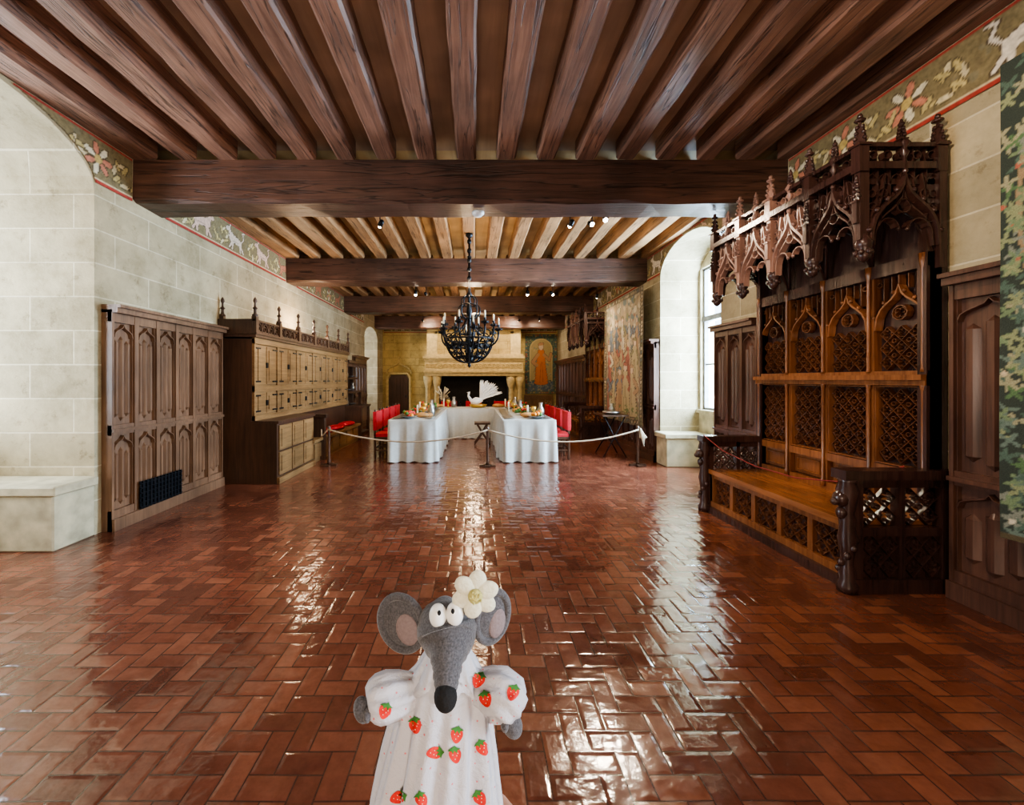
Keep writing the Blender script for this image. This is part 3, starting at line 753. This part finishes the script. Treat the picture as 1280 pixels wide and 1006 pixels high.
for u in (-.5,.5):
    m.tube([(u,0.001,.85),(u,.45,.85),(u,.6,.9)],.03,8); m.ell((u,.66,.9),(.05,.05,.05)); m.tube([(u,.2,.85),(u,.2,.2)],.02,6); m.tube([(u-.15,0.02,.92),(u,.15,.88),(u+.15,0.02,.92)],.02,6)
m.use('cabd')
for k in range(4): m.lathe([(.06,-.6),(.07,0),(.06,.6)],(0,.28+.1*(k//2),.35+.15*(k%2)),8,0)
m.make('fire_andirons')
m=MB(TB,['cabd','stoneFp','iron'])
m.use('cabd'); m.prism([(-3.42,0.001),(-2.62,0.001),(-2.62,1.55),(-2.72,1.7),(-3.32,1.7),(-3.42,1.55)],.0,.06)
for k in range(5): m.box(-3.38+k*.15,-3.26+k*.15,0.02,1.62,.06,.075)
m.use('stoneFp'); m.bar([(-3.48,0.001),(-3.48,1.6),(-3.38,1.77),(-2.66,1.77),(-2.56,1.6),(-2.56,0.001)],.14,0,.14)
og=ogee(-3.02,.5,1.75,.5,7); m.bar(og,.07,0,.12); crockets(m,og,.1,.03,2); m.lathe([(.03,0),(.05,.05),(.02,.1),(.05,.16),(.01,.25)],(-3.02,2.22,.06),8,1)
m.use('iron').box(-2.74,-2.7,.8,.9,.075,.12)
m.make('door_1')

# ------------------------------------------------------------------ tables
def cloth_table(x0,x1,y0,y1,short=None,side=0):
    m=MB(mats=['cloth','cabd']); z=.77
    pts=[]; step=.03
    def seg(a,b,n):
        L=math.hypot(b[0]-a[0],b[1]-a[1]); k=int(L/step)
        for i in range(k): pts.append((a[0]+(b[0]-a[0])*i/k,a[1]+(b[1]-a[1])*i/k,n))
    seg((x0,y0),(x1,y0),(0,-1)); seg((x1,y0),(x1,y1),(1,0)); seg((x1,y1),(x0,y1),(0,1)); seg((x0,y1),(x0,y0),(-1,0))
    rings=[]
    rows_=[0,.02,.1,.25,.45,.65,.85,1.0]
    for t in rows_:
        ring=[]
        for i,(x,y,n) in enumerate(pts):
            zb=.015+.012*math.sin(i*.9)
            if short and n==(short,0):
                e=min(y-y0,y1-y); zb=.52 if e>.25 else .015+(.505)*max(0,(e-.05)/.2)
            amp=.042*t**.8*(math.sin(i*.62)+.6*math.sin(i*.27+1.3)+.3*math.sin(i*1.31))
            if zb>.3: amp*=.25
            off=.004+ (.025*t) + amp
            ring.append((x+n[0]*max(off,.002),y+n[1]*max(off,.002),z-t*(z-zb)))
        rings.append(ring)
    m.rings(rings,True,False)
    n=len(pts); m.add([(p[0],p[1],z+.003) for p in pts],[tuple(range(n))])
    m.add([(x,y,z+.003) for x,y,_ in pts]+rings[0],[(i,(i+1)%n,n+(i+1)%n,n+i) for i in range(n)])
    m.use('cabd'); m.box(x0+.03,x1-.03,y0+.03,y1-.03,.73,.765)
    for a in (x0+.12,x1-.18):
        for b in (y0+.12,y1-.18): m.box(a,a+.06,b,b+.06,0.001,.73)
    return m.make('banquet_table')
cloth_table(-1.56,-.68,7.28,10.1,-1)
cloth_table(.53,1.50,7.28,10.1,1)
cloth_table(-1.56,1.50,10.25,11.0)
def tableware(x0,x1,y0,y1,n,seed,skip=None):
    r=random.Random(seed); m=MB(mats=['pewter','gold','green','orange','apple','bread','white','wax']); z=.776
    L=y1-y0
    for k in range(n):
        f=(k+.5)/n
        if L>x1-x0: x,y=r.uniform(x0+.3,x1-.3),y0+L*f
        else: x,y=x0+(x1-x0)*f,r.uniform(y0+.25,y1-.25)
        if skip and skip[0]<x<skip[1]: continue
        t=k%5
        if t==0:
            m.use('pewter').lathe([(.03,0),(.08,.01),(.17,.05),(.18,.055),(.1,.04)],(x,y,z),16)
            for q in range(9): m.use(r.choice(['orange','apple','green'])).ell((x+r.uniform(-.09,.09),y+r.uniform(-.09,.09),z+.07+r.uniform(0,.07)),(.038,.038,.036),9,6)
        elif t==1:
            m.use('bread').ell((x,y,z+.05),(.14,.08,.05),12,7); m.ell((x+.12,y+.1,z+.04),(.09,.06,.04),12,7)
        elif t==2:
            m.use('gold').lathe([(.05,0),(.02,.02),(.015,.09),(.05,.13),(.055,.2),(.045,.2)],(x,y,z),12)
            m.use('pewter').lathe([(.06,0),(.08,.06),(.075,.14),(.035,.2),(.045,.27),(.03,.275)],(x+.15,y+.05,z),12)
            m.use('wax').lathe([(.02,0),(.02,.22),(.004,.23)],(x-.12,y,z),8)
        elif t==3:
            for q in range(26):
                a=r.uniform(0,2*PI); rr=r.uniform(0,.14); m.use('green').ell((x+rr*math.cos(a),y+rr*math.sin(a),z+.03+r.uniform(0,.1)),(.04,.015,.02),6,4,Matrix.Rotation(a,3,'Z'))
            for q in range(5): m.use('apple').ell((x+r.uniform(-.1,.1),y+r.uniform(-.1,.1),z+.12),(.03,.03,.03),8,5)
        else:
            m.use('white').lathe([(.03,0),(.1,.01),(.13,.02),(.1,.02)],(x,y,z),16); m.use('bread').ell((x,y,z+.04),(.07,.05,.035),10,6)
        for s in (-1,1):
            xx=x0+.14 if s<0 else x1-.14
            if L>x1-x0: m.use('pewter').lathe([(.03,0),(.09,.008),(.11,.016),(.08,.012)],(xx,y,z),14)
    m.make('feast_tableware')
tableware(-1.56,-.68,7.4,10.0,11,1); tableware(.53,1.50,7.4,10.0,11,2); tableware(-1.5,1.45,10.25,11.0,9,3,(-.4,.55))
m=MB(mats=['white','gold']); c=Vector((.12,10.62,.80))
m.use('gold').lathe([(.16,-.022),(.2,.0),(.24,.05),(.22,.06)],tuple(c),16)
m.use('white').tube([(c.x-.2,c.y,c.z+.12),(c.x-.05,c.y,c.z+.14),(c.x+.12,c.y,c.z+.18)],[.05,.11,.04],10)
m.tube([(c.x-.18,c.y,c.z+.15),(c.x-.26,c.y,c.z+.28),(c.x-.24,c.y,c.z+.38),(c.x-.3,c.y,c.z+.37)],[.05,.028,.035,.006],8)
r=random.Random(4)
for i in range(80):
    a=r.uniform(.45,1.65); L=r.uniform(.38,.62); dy=r.uniform(-.15,.15)
    b=c+Vector((.05,0,.15)); d=Vector((math.cos(a),dy,math.sin(a)))
    P=[b+d*L*t+Vector((.05*t*t,0,-.05*t*t)) for t in (0,.3,.6,.85,1)]
    m.tube([tuple(p) for p in P],[.006,.01,.016,.022,.004],5)
m.make('peacock_centrepiece')

def chair_mesh():
    m=MB(mats=['red','cabd'])
    m.use('cabd')
    for x in (.0,.40):
        for y in (-.2,.2): m.box(x-.02,x+.02,y-.02,y+.02,0.001,.43 if x>.1 else .86)
    m.box(-.02,.42,-.22,.22,.38,.43); m.box(-.01,.01,-.2,.2,.2,.23); m.box(.39,.41,-.2,.2,.14,.17)
    for y in (-.2,.2): m.box(0,.4,y-.012,y+.012,.16,.19)
    m.use('red'); m.box(-.02,.42,-.22,.22,.43,.49); m.box(-.035,.035,-.225,.225,.55,.90)
    for y in (-.2,.2): m.use('cabd').ell((0,y,.915),(.022,.022,.03),8,5)
    return m
cm=chair_mesh(); base=None
for (x,y,rz) in [(-1.86,7.75,0),(-1.86,8.4,0),(-1.86,9.05,0),(-1.86,9.7,0),(1.80,7.75,PI),(1.80,8.4,PI),(1.80,9.05,PI),(1.80,9.7,PI),(-.7,11.40,-PI/2),(0,11.45,-PI/2),(.8,11.40,-PI/2)]:
    if base is None: o=cm.make('red_dining_chair',.012); base=o
    else:
        o=bpy.data.objects.new('red_dining_chair',base.data); bpy.context.scene.collection.objects.link(o)
        md=o.modifiers.new('bevel','BEVEL'); md.width=.012; md.segments=1
    o.location=(x,y,0); o.rotation_euler=(0,0,rz)
m=MB(mats=['cabd','panelL'])
sx=-.10
for s in (-.15,.15):
    m.tube([(.12+sx,9.3+s,0.02),(.26+sx,9.3+s,.22),(.42+sx,9.3+s,.48)],.018,6); m.tube([(.48+sx,9.3+s,0.02),(.34+sx,9.3+s,.22),(.18+sx,9.3+s,.48)],.018,6)
m.box(.12+sx,.48+sx,9.12,9.48,.48,.53)
m.make('folding_stool',.004)
m=MB(mats=['wax','cabd']); r=random.Random(2)
m.use('cabd').lathe([(.12,0.001),(.16,.2),(.1,.4),(.13,.45)],(-1.15,14.9,0),12)
for i in range(30):
    a=r.uniform(0,6.28); q=r.uniform(.05,.28); h=r.uniform(.8,1.3); m.use('wax').tube([(-1.15,14.9,.4),(-1.15+q*.4*math.cos(a),14.9+q*.4*math.sin(a),.4+h*.5),(-1.15+q*math.cos(a),14.9+q*math.sin(a),h)],[.005,.005,.018],4)
m.make('dried_flower_vase')

# ------------------------------------------------------------------ rope barrier
px=[(-2.53,7.0),(.24,6.95),(2.87,7.0)]
for (x,y) in px:
    m=MB(mats=['cabd','rope']); m.box(x-.14,x+.14,y-.045,y+.045,0.001,.035); m.box(x-.045,x+.045,y-.14,y+.14,0.001,.035)
    m.lathe([(.03,.03),(.025,.08),(.022,.12),(.022,.60),(.030,.63),(.030,.68),(.014,.70)],(x,y,0),10); m.make('barrier_post')
m=MB(mats=['rope'])
for (a,b) in ((px[0],px[1]),(px[1],px[2])):
    P=[]
    for i in range(25):
        t=i/24; P.append((a[0]+.0+(b[0]-a[0])*t,a[1]+(b[1]-a[1])*t-.048,.64-.22*(4*t*(1-t))*(.9+.1*t)))
    m.tube(P,.014,7)
x,y=px[2]
for k in range(5): m.tube([(x+.02,y-.048,.66),(x+.05+.02*k,y-.06,.5),(x+.08,y-.06,.35+.03*k),(x+.1-.02*k,y-.04,.5),(x+.03,y-.048,.66)],.013,6)
m.tube([(px[0][0],px[0][1]-.048,.64),(-2.68,7.05,.5),(-2.76,7.25,.6)],.013,6)
m.make('barrier_rope')

m=MB(mats=['iron','cabd','pewter']); x,y=2.72,7.95
m.use('cabd').box(x-.25,x+.25,y-.3,y+.3,.80,.83)
m.use('iron')
for s in (-.25,.25):
    m.tube([(x-.22,y+s,0.013),(x,y+s*.9,.4),(x+.2,y+s,.8)],.012,6); m.tube([(x+.22,y+s,0.013),(x,y+s*.9,.4),(x-.2,y+s,.8)],.012,6)
m.tube([(x,y-.25,.4),(x,y+.25,.4)],.01,6)
m.use('pewter').lathe([(.05,0),(.16,.02),(.17,.06),(.15,.06)],(x-.02,y-.1,.83),14); m.lathe([(.05,0),(.06,.1),(.03,.15),(.04,.2),(.02,.2)],(x+.08,y+.17,.83),12)
m.make('folding_side_table')

# ------------------------------------------------------------------ chandelier
m=MB(mats=['iron','wax']); cx,cy=-.07,6.5
def P3(r,a,z): return (cx+r*math.cos(a),cy+r*math.sin(a),z)
m.use('iron').lathe([(.016,3.85),(.016,3.0),(.03,2.98),(.02,2.94),(.05,2.88),(.02,2.82),(.035,2.7),(.05,2.6),(.025,2.5),(.03,2.3),(.07,2.2),(.05,2.1),(.03,2.0),(.06,1.92),(.075,1.86),(.05,1.8),(.02,1.76),(.03,1.73),(.004,1.70)],(cx,cy,0),12)
m.lathe([(.06,3.87),(.06,3.84),(.02,3.80)],(cx,cy,0),10); m.tube([P3(.03,t*.5,3.5+.0) for t in range(12)],.01,5)
for z in (3.75,3.6,3.45,3.3,3.15): m.ell((cx,cy,z),(.038,.038,.05),8,5)
for k in range(24):
    a=2*PI*k/24
    m.ell(P3(.34,a,2.05),(.02,.02,.03),6,4)
for rr,z,t in ((.34,2.05,.014),(.40,2.16,.014),(.22,1.88,.013),(.13,2.72,.010)): m.tube([P3(rr,2*PI*k/32,z) for k in range(32)],t,6,True,True)
for k in range(16):
    a=2*PI*k/16
    m.tube([P3(r_,a,z_) for r_,z_ in bez((.04,1.78),(.22,1.78),(.34,1.9),(.41,2.17),8)],.011,5)
    b=a+PI/16
    m.tube([P3(.30+.05*math.cos(t),b,2.0+.07*math.sin(t)) for t in [i*.7 for i in range(9)]],.010,5)
    m.tube([P3(.2+.05*math.cos(t),b,1.9+.05*math.sin(t)) for t in [i*.7 for i in range(9)]],.009,5)
for k in range(12):
    a=2*PI*k/12+.13; up=.0 if k%2 else .10; R=.50 if k%2 else .40
    m.use('iron')
    m.tube([P3(r_,a,z_) for r_,z_ in bez((.05,2.12),(.18,1.95+up),(R+.04,2.0+up),(R,2.28+up),10)],.015,6)
    m.tube([P3(R-.11+.06*math.cos(t),a,2.17+up+.06*math.sin(t)) for t in [i*.6 for i in range(10)]],.010,5)
    m.lathe([(.012,0),(.05,.02),(.055,.035),(.02,.04),(.02,.09),(.024,.1)],P3(R,a,2.27+up),9)
    for q in range(6):
        b=q*PI/3; p=P3(R,a,2.29+up); m.ell((p[0]+.05*math.cos(b),p[1]+.05*math.sin(b),p[2]+.012),(.014,.014,.024),5,4)
    m.use('wax').lathe([(.014,.09),(.014,.20),(.003,.215)],P3(R,a,2.27+up),8)
for k in range(8):
    a=2*PI*k/8; m.use('iron')
    m.tube([P3(r_,a,z_) for r_,z_ in bez((.03,2.5),(.2,2.45),(.22,2.75),(.10,2.72),8)],.011,5)
    m.tube([P3(r_,a,z_) for r_,z_ in bez((.03,2.85),(.12,2.9),(.16,2.75),(.10,2.72),6)],.009,5)
    m.tube([P3(r_,a,z_) for r_,z_ in bez((.36,2.16),(.25,2.35),(.12,2.25),(.05,2.5),8)],.009,5)
m.make('wrought_iron_chandelier')

m=MB(mats=['plug']); m.lathe([(.07,0),(.07,-.02),(.045,-.045),(.002,-.05)],(.05,4.55,3.41),16); m.make('smoke_detector')
def spot(x,y,z,e,tgt,col=(1,.80,.58),ang=1.9,top=ZB-.005):
    d=(Vector(tgt)-Vector((x,y,z))).normalized(); p=Vector((x,y,z))
    m=MB(mats=['iron','lampw']); m.tube([(x,y,top),(x,y,z+.05),tuple(p-d*.03)],.008,6)
    m.tube([tuple(p-d*.09),tuple(p-d*.07),tuple(p)],[.02,.035,.038],10); m.use('lampw').tube([tuple(p-d*.004),tuple(p+d*.004)],[.031,.031],12,False); m.ell(tuple(p+d*.008),(.024,.024,.024),8,6)
    m.make('ceiling_spotlight')
    l=bpy.data.lights.new('spot_bulb','SPOT'); l.energy=e; l.color=col; l.spot_size=ang; l.spot_blend=.8; l.shadow_soft_size=.04
    o=bpy.data.objects.new('spot_bulb',l); o.location=p+d*.045; o.rotation_euler=d.to_track_quat('-Z','Y').to_euler(); bpy.context.scene.collection.objects.link(o)
for a in [(-1.31,5.6,3.66,160,(-3.3,8,1.2)),(1.35,5.6,3.66,120,(0,8.5,.8)),(1.66,5.6,3.68,140,(2.9,3.0,1.6)),(1.83,5.55,3.72,130,(1.5,2.0,.0)),
          (-1.26,8.7,3.36,110,(-1.3,9,0)),(-1.03,8.7,3.36,110,(0,16,2)),(1.17,8.7,3.36,110,(.9,9.4,0)),(1.72,8.7,3.36,130,(3.2,8.6,1.8)),(2.68,8.7,3.3,90,(3.2,11,1.5)),
          (-1.8,14.2,3.6,110,(-.8,16,2.8)),(1.6,14.2,3.6,110,(.8,16,2.8)),(2.3,14.0,3.6,90,(2.7,16.1,2)),
          (1.2,1.75,3.6,190,(3.2,3.3,1.8)),(-1.2,1.7,3.6,150,(-3.4,5.0,1.0))]:
    spot(*a)
def pt(x,y,z,e,c=(1,.72,.45),r=.12):
    l=bpy.data.lights.new('fill_point','POINT'); l.energy=e; l.color=c; l.shadow_soft_size=r
    o=bpy.data.objects.new('fill_point',l); o.location=(x,y,z); bpy.context.scene.collection.objects.link(o)
pt(-3.3,8.0,2.6,60); pt(-.07,6.5,3.1,40); pt(0,13.2,3.0,90); pt(0,9.7,3.0,50)  # bare point lights without fixtures, added as warm fill
pt(0,-1.9,1.7,250,(1,.86,.72),.5)  # unseen fill light added behind the camera to lift the joists

# ------------------------------------------------------------------ plush mouse
S=.0011; YM=.55
def mp(x,y,d=0): return ((x-592)*(YM+d)/500,YM+d,1.5+(475-y)*(YM+d)/500)
b=NB('grey_plush'); n=b.noise(420,3); n2=b.noise(60,3)
b.set(b.ramp(n.outputs[0],[(.3,(.045,.043,.048)),(.7,(.11,.108,.12))]),.95); b.bump(n.outputs[0],.6,.002); b.p.inputs['Sheen Weight'].default_value=.2; M['plush']=b.mat
M['earin']=plain('pink_grey_felt',(.20,.155,.16),.95,0,.12,300,.3)
M['eye']=plain('eye_white',(.80,.80,.78),.25,0,.03)
M['black']=plain('black_fleece',(.006,.006,.007),.9,0,.3,300,.5)
M['petal']=plain('ivory_felt',(.66,.64,.50),.9,0,.06,200,.4)
M['pist']=plain('yellow_felt',(.46,.42,.16),.9,0,.2,300,.5)
M['straw']=plain('strawberry_print',(.62,.018,.014),.8,0,.1,300,0)
M['leafp']=plain('leaf_print',(.04,.17,.03),.8,0,.1,300,0)
b=NB('cotton_print'); vo=b.n('ShaderNodeTexVoronoi'); vo.inputs['Scale'].default_value=90; b.l(b.tc.outputs['Object'],vo.inputs['Vector'])
f=b.m('LESS_THAN',vo.outputs['Distance'],.13); nn=b.noise(700,2); wr=b.noise(38,5,None,.6,1.2)
b.set(b.mix(f,(.50,.49,.53),(.60,.18,.20)),.85)
b.bump(b.m('ADD',b.m('MULTIPLY',nn.outputs[0],.12),wr.outputs[0]),.5,.008); M['dress']=b.mat

m=MB(mats=['plush','earin','eye','black','petal','pist'])
dr=MB(mats=['dress'])
prof=[(824,32,.026),(834,40,.032),(850,56,.042),(868,60,.048),(895,63,.052),(930,69,.056),(970,76,.060),(1010,83,.064),(1060,87,.068),(1100,89,.070)]
rings=[]
def dring(y,rx,ry,cx,fold):
    r_=[]
    for i in range(160):
        t=2*PI*i/160; k=1+fold*(.5*math.sin(9*t+.8+y*.006)+.4*math.sin(17*t+y*.014)+.3*math.sin(5*t+2-y*.004))
        X,Y,Z=mp(cx,y,.035); r_.append((X+rx*S*k*math.cos(t),Y+ry*k*math.sin(t),Z))
    return r_
for i in range(len(prof)-1):
    for q in range(4):
        t=q/4; a,b_=prof[i],prof[i+1]; y=a[0]+(b_[0]-a[0])*t; rx=a[1]+(b_[1]-a[1])*t; ry=a[2]+(b_[2]-a[2])*t
        rings.append(dring(y,rx,ry,557-(y-822)*.055,.04+.11*min(1,(y-822)/120)))
rings.append(dring(1100,89,.070,541,.15)); dr.rings(rings,True,False)
def puff(path,rad,seed):
    P=[Vector(mp(*p)) for p in path]; n=len(P); rs=[]
    for i in range(n):
        t=(P[min(i+1,n-1)]-P[max(i-1,0)]).normalized(); a=Vector((0,1,0)); a=(a-t*a.dot(t)).normalized(); c=t.cross(a)
        rs.append([tuple(P[i]+(a*math.cos(2*PI*k/48)+c*math.sin(2*PI*k/48))*rad[i]*S*(1+.085*math.sin(9*2*PI*k/48+seed+i*.3))) for k in range(48)])
    dr.rings(rs,True,True)
puff([(535,860,.03),(516,864,.025),(500,867,.02),(484,870,.014),(472,874,.010),(464,877,.008),(459,879,.006)],[16,21,25,27,26,22,16],1)
puff([(585,858,.03),(601,860,.025),(614,863,.02),(625,867,.012),(632,874,.008),(636,882,.006),(639,888,.006)],[16,22,27,30,30,26,18],2)
for (y0,y1,r0,r1) in ((808,834,27,42),(818,846,29,50)):
    rs=[]
    for q in range(7):
        t=q/6; y=y0+(y1-y0)*t; r0_=r0+(r1-r0)*t
        rs.append([ (mp(560,y,.03)[0]+r0_*S*(1+.12*t*math.sin(13*a+q*.2))*math.cos(a), mp(558,y,.03)[1]+(.024+.018*t)*(1+.12*t*math.sin(13*a))*math.sin(a), mp(558,y+4*t*math.sin(13*a+1),.03)[2]) for a in [2*PI*i/104 for i in range(104)]])
    dr.rings(rs,True,False)
dress=dr.make('cotton_dress',0,recalc=False)
bv=BVHTree.FromPolygons(dr.v,dr.f)
pr=MB(mats=['straw','leafp','petal'])
def decal(cx,cy,pts,off):
    N=len(pts); vs=[]; K=6
    for k in range(0,K+1):
        for p in pts:
            q=Vector(mp(cx+p[0]*k/K,cy+p[1]*k/K,0)); o_=Vector((0,0,1.5)); d_=(q-o_).normalized(); h=bv.ray_cast(o_,d_)
            if h[0] is None: return
            vs.append(tuple(h[0]-d_*off))
    if max(v[1] for v in vs)-min(v[1] for v in vs)>.035: return
    fs=[]
    for k in range(K):
        for i in range(N): fs.append((k*N+i,k*N+(i+1)%N,(k+1)*N+(i+1)%N,(k+1)*N+i))
    pr.add(vs,fs,True)
def strawberry(cx,cy,ang,s=1):
    c,n=math.cos(ang),math.sin(ang); R=lambda x,y:(s*(x*c-y*n),s*(x*n+y*c))
    o=[R(*p) for p in [(0,11),(-2,10.3),(-4,8.5),(-6,5.5),(-7.5,2),(-8.2,-1),(-8,-3.5),(-7,-6),(-5,-7.5),(0,-6.5),(5,-7.5),(7,-6),(8,-3.5),(8.2,-1),(7.5,2),(6,5.5),(4,8.5),(2,10.3)]]
    pr.use('straw'); decal(cx,cy,o,.0016)
    pr.use('leafp')
    lf=[R(*p) for p in [(-9,-7),(-4,-6),(-2.5,-2),(0,-6),(3,-2),(4.5,-6),(9,-7),(4,-10),(1.5,-13),(-1.5,-10.5),(-4,-10)]]
    lc=R(0,-8); decal(cx+lc[0],cy+lc[1],[(p[0]-lc[0],p[1]-lc[1]) for p in lf],.0022)
    pr.use('petal')
    for (x,y) in ((-3,-1),(2,1),(-1,5),(4,-2)):
        q=R(x,y); decal(cx+q[0],cy+q[1],[(.6*math.cos(a),.8*math.sin(a)) for a in [i*PI/3 for i in range(6)]],.0024)
for (x,y,a) in [(481,889,.3),(489,912,.7),(519,907,-.2),(543,941,1.4),(571,919,.1),(569,944,-.2),(603,935,-.5),(598,850,.4),(607,874,-.3),(641,866,.3),(497,997,1.2),(527,1000,-.4),(612,972,.2),(600,998,-.6),(481,960,-.3),(500,846,.6),(568,1030,.2),(520,1035,.5)]: strawberry(x,y,a,.95)
prn=pr.make('strawberry_print',0,recalc=False)
hp=[(556,749,.012,4),(556,751,.010,13),(556,757,.006,23),(556,766,.0,31),(557,778,-.004,36),(559,790,-.010,37.5),(560,799,-.016,35),(560,807,-.024,30),(560,815,-.032,25),(559,824,-.040,21),(559,834,-.047,18.5),(558,844,-.054,17),(558,853,-.060,15.5),(558,861,-.064,14),(558,868,-.068,11)]
P=[Vector(mp(x,y,d)) for x,y,d,r in hp]; R=[r*(YM+d)/500 for x,y,d,r in hp]
PP=[];RR=[]
for i in range(len(P)-1):
    for q in range(3):
        t=q/3; PP.append(tuple(P[i].lerp(P[i+1],t))); w=(R[i]*(1-t)+R[i+1]*t); k=i*3+q
        if 20<k<38: w*=1+.04*math.sin(k*2.1)
        RR.append(w)
PP.append(tuple(P[-1])); RR.append(R[-1]); m.use('plush').tube(PP,RR,28)
m.tube([mp(558,800,.03),mp(557,850,.035)],[.026,.028],20)
m.use('black').ell(mp(557,871,-.070),(.0140,.013,.0170),18,12)
m.use('eye').ell(mp(547.5,769,-.031),(.0116,.011,.0150),18,12); m.ell(mp(568.5,767,-.031),(.0116,.011,.0150),18,12)
m.use('black').ell(mp(549,766,-.0415),(.0024,.0022,.0032),10,6); m.ell(mp(566,764,-.0415),(.0024,.0022,.0032),10,6)
m.use('plush')
def ear(cx,cy,rx,ry,rot,yaw,d):
    Rm=Matrix.Rotation(yaw,3,'Z')@Matrix.Rotation(rot,3,'Y'); c=Vector(mp(cx,cy,d))
    m.use('plush').ell(tuple(c),(rx*S,.010,ry*S),28,12,Rm)
    m.tube([tuple(c+Rm@Vector((.93*rx*S*math.cos(a),-.005,.93*ry*S*math.sin(a)))) for a in [2*PI*i/36 for i in range(36)]],.0055,8,True,True)
    m.use('earin').ell(tuple(c+Rm@Vector((.008,-.0085,-.008))),(rx*.50*S,.004,ry*.55*S),22,8,Rm)
ear(504,776,31,36,-.25,-.25,.012); ear(613,768,24,33,.2,.45,.015)
m.use('plush').tube([mp(528,790,.01),mp(518,785,.012)],[.012,.008],10)
m.ell(mp(453,887,.0),(.0115,.0120,.0175),16,10,Matrix.Rotation(-.3,3,'Y')); m.ell(mp(459,894,-.010),(.006,.006,.010),10,6)
m.ell(mp(640,905,.0),(.0140,.0130,.0185),16,10,Matrix.Rotation(-.35,3,'Y')); m.ell(mp(631,905,-.010),(.006,.006,.011),10,6)
fc=Vector(mp(594,743,-.035))
for k in range(6):
    a=k*PI/3+.35; rr=.0165; pc=fc+Vector((rr*math.cos(a),.0015*(k%2),rr*math.sin(a)))
    m.use('petal').ell(tuple(pc),(.0150,.0042,.0120),16,8,Matrix.Rotation(-a,3,'Y'))
m.use('pist').ell(tuple(fc+Vector((0,-.005,0))),(.0095,.005,.0095),14,8)
for k in range(14):
    a=k*.449*2*PI*.618*2.2; q=.008*math.sqrt(k/14); m.ell(tuple(fc+Vector((q*math.cos(a),-.009,q*math.sin(a)))),(.0016,.0016,.0016),6,4)
m.use('plush').tube([mp(590,757,-.03),mp(582,764,-.012)],.006,8)
body=m.make('head_and_paws',0)
root=bpy.data.objects.new('plush_mouse_in_strawberry_dress',None); bpy.context.scene.collection.objects.link(root); root.location=(-.04,.58,.85)
for o in (dress,prn,body):
    o.parent=root; o.matrix_parent_inverse=Matrix.Translation(-Vector(root.location))

# ------------------------------------------------------------------ hand and forearm holding the toy
M['skin']=plain('skin',(.62,.34,.25),.5,0,.08,60,.1)
M['sleeve']=plain('navy_sleeve',(.03,.035,.06),.9,0,.2,200,.3)
m=MB(mats=['skin'])
m.tube([(.22,-.15,.67),(.12,.2,.73),(.02,.5,.76),(-.03,.62,.78)],[.045,.040,.030,.034],16)
m.tube([(-.02,.56,.76),(-.035,.665,.78),(-.04,.675,.82)],[.035,.042,.03],14)
for k in range(4):
    z=.838-k*.024; r=.0095-.0007*k
    P=[(-.05,.672,z),(-.10,.675,z+.002),(-.148,.64,z+.003),(-.160,.59,z+.003),(-.150,.545+.006*k,z+.001)]
    m.tube(P,[.013,r+.001,r,r-.0005,r-.0025],10); m.ell(P[-1],(r-.001,)*3,10,6)
P=[(-.01,.672,.785),(.045,.665,.795),(.075,.62,.805),(.070,.56,.812),(.062,.52,.815)]
m.tube(P,[.018,.014,.012,.011,.008],10); m.ell(P[-1],(.009,.009,.009),10,6)
hand=m.make('hand',0)
md=hand.modifiers.new('rm','REMESH'); md.mode='VOXEL'; md.voxel_size=.0035; md.use_smooth_shade=True
md=hand.modifiers.new('sm','SMOOTH'); md.iterations=3
m=MB(mats=['sleeve']); m.tube([(.30,-.45,.75),(.24,-.2,.67),(.16,.08,.71),(.13,.17,.727)],[.075,.068,.056,.052],18); sl=m.make('sleeve')
root=bpy.data.objects.new('photographer_arm',None); bpy.context.scene.collection.objects.link(root); root.location=(0,0,.7)
for o in (hand,sl): o.parent=root; o.matrix_parent_inverse=Matrix.Translation(-Vector(root.location))

# ------------------------------------------------------------------ world & camera
w=bpy.data.worlds.new('sky'); bpy.context.scene.world=w; w.use_nodes=True
bg=w.node_tree.nodes['Background']; bg.inputs[0].default_value=(.75,.86,1,1); bg.inputs[1].default_value=6
cam=bpy.data.cameras.new('camera'); co=bpy.data.objects.new('camera',cam); bpy.context.scene.collection.objects.link(co)
co.location=(0,0,1.5); co.rotation_euler=(PI/2,0,0); cam.sensor_width=36; cam.lens=36*500/1280
cam.shift_x=48/1280; cam.shift_y=-28/1280; cam.clip_start=.05
bpy.context.scene.camera=co
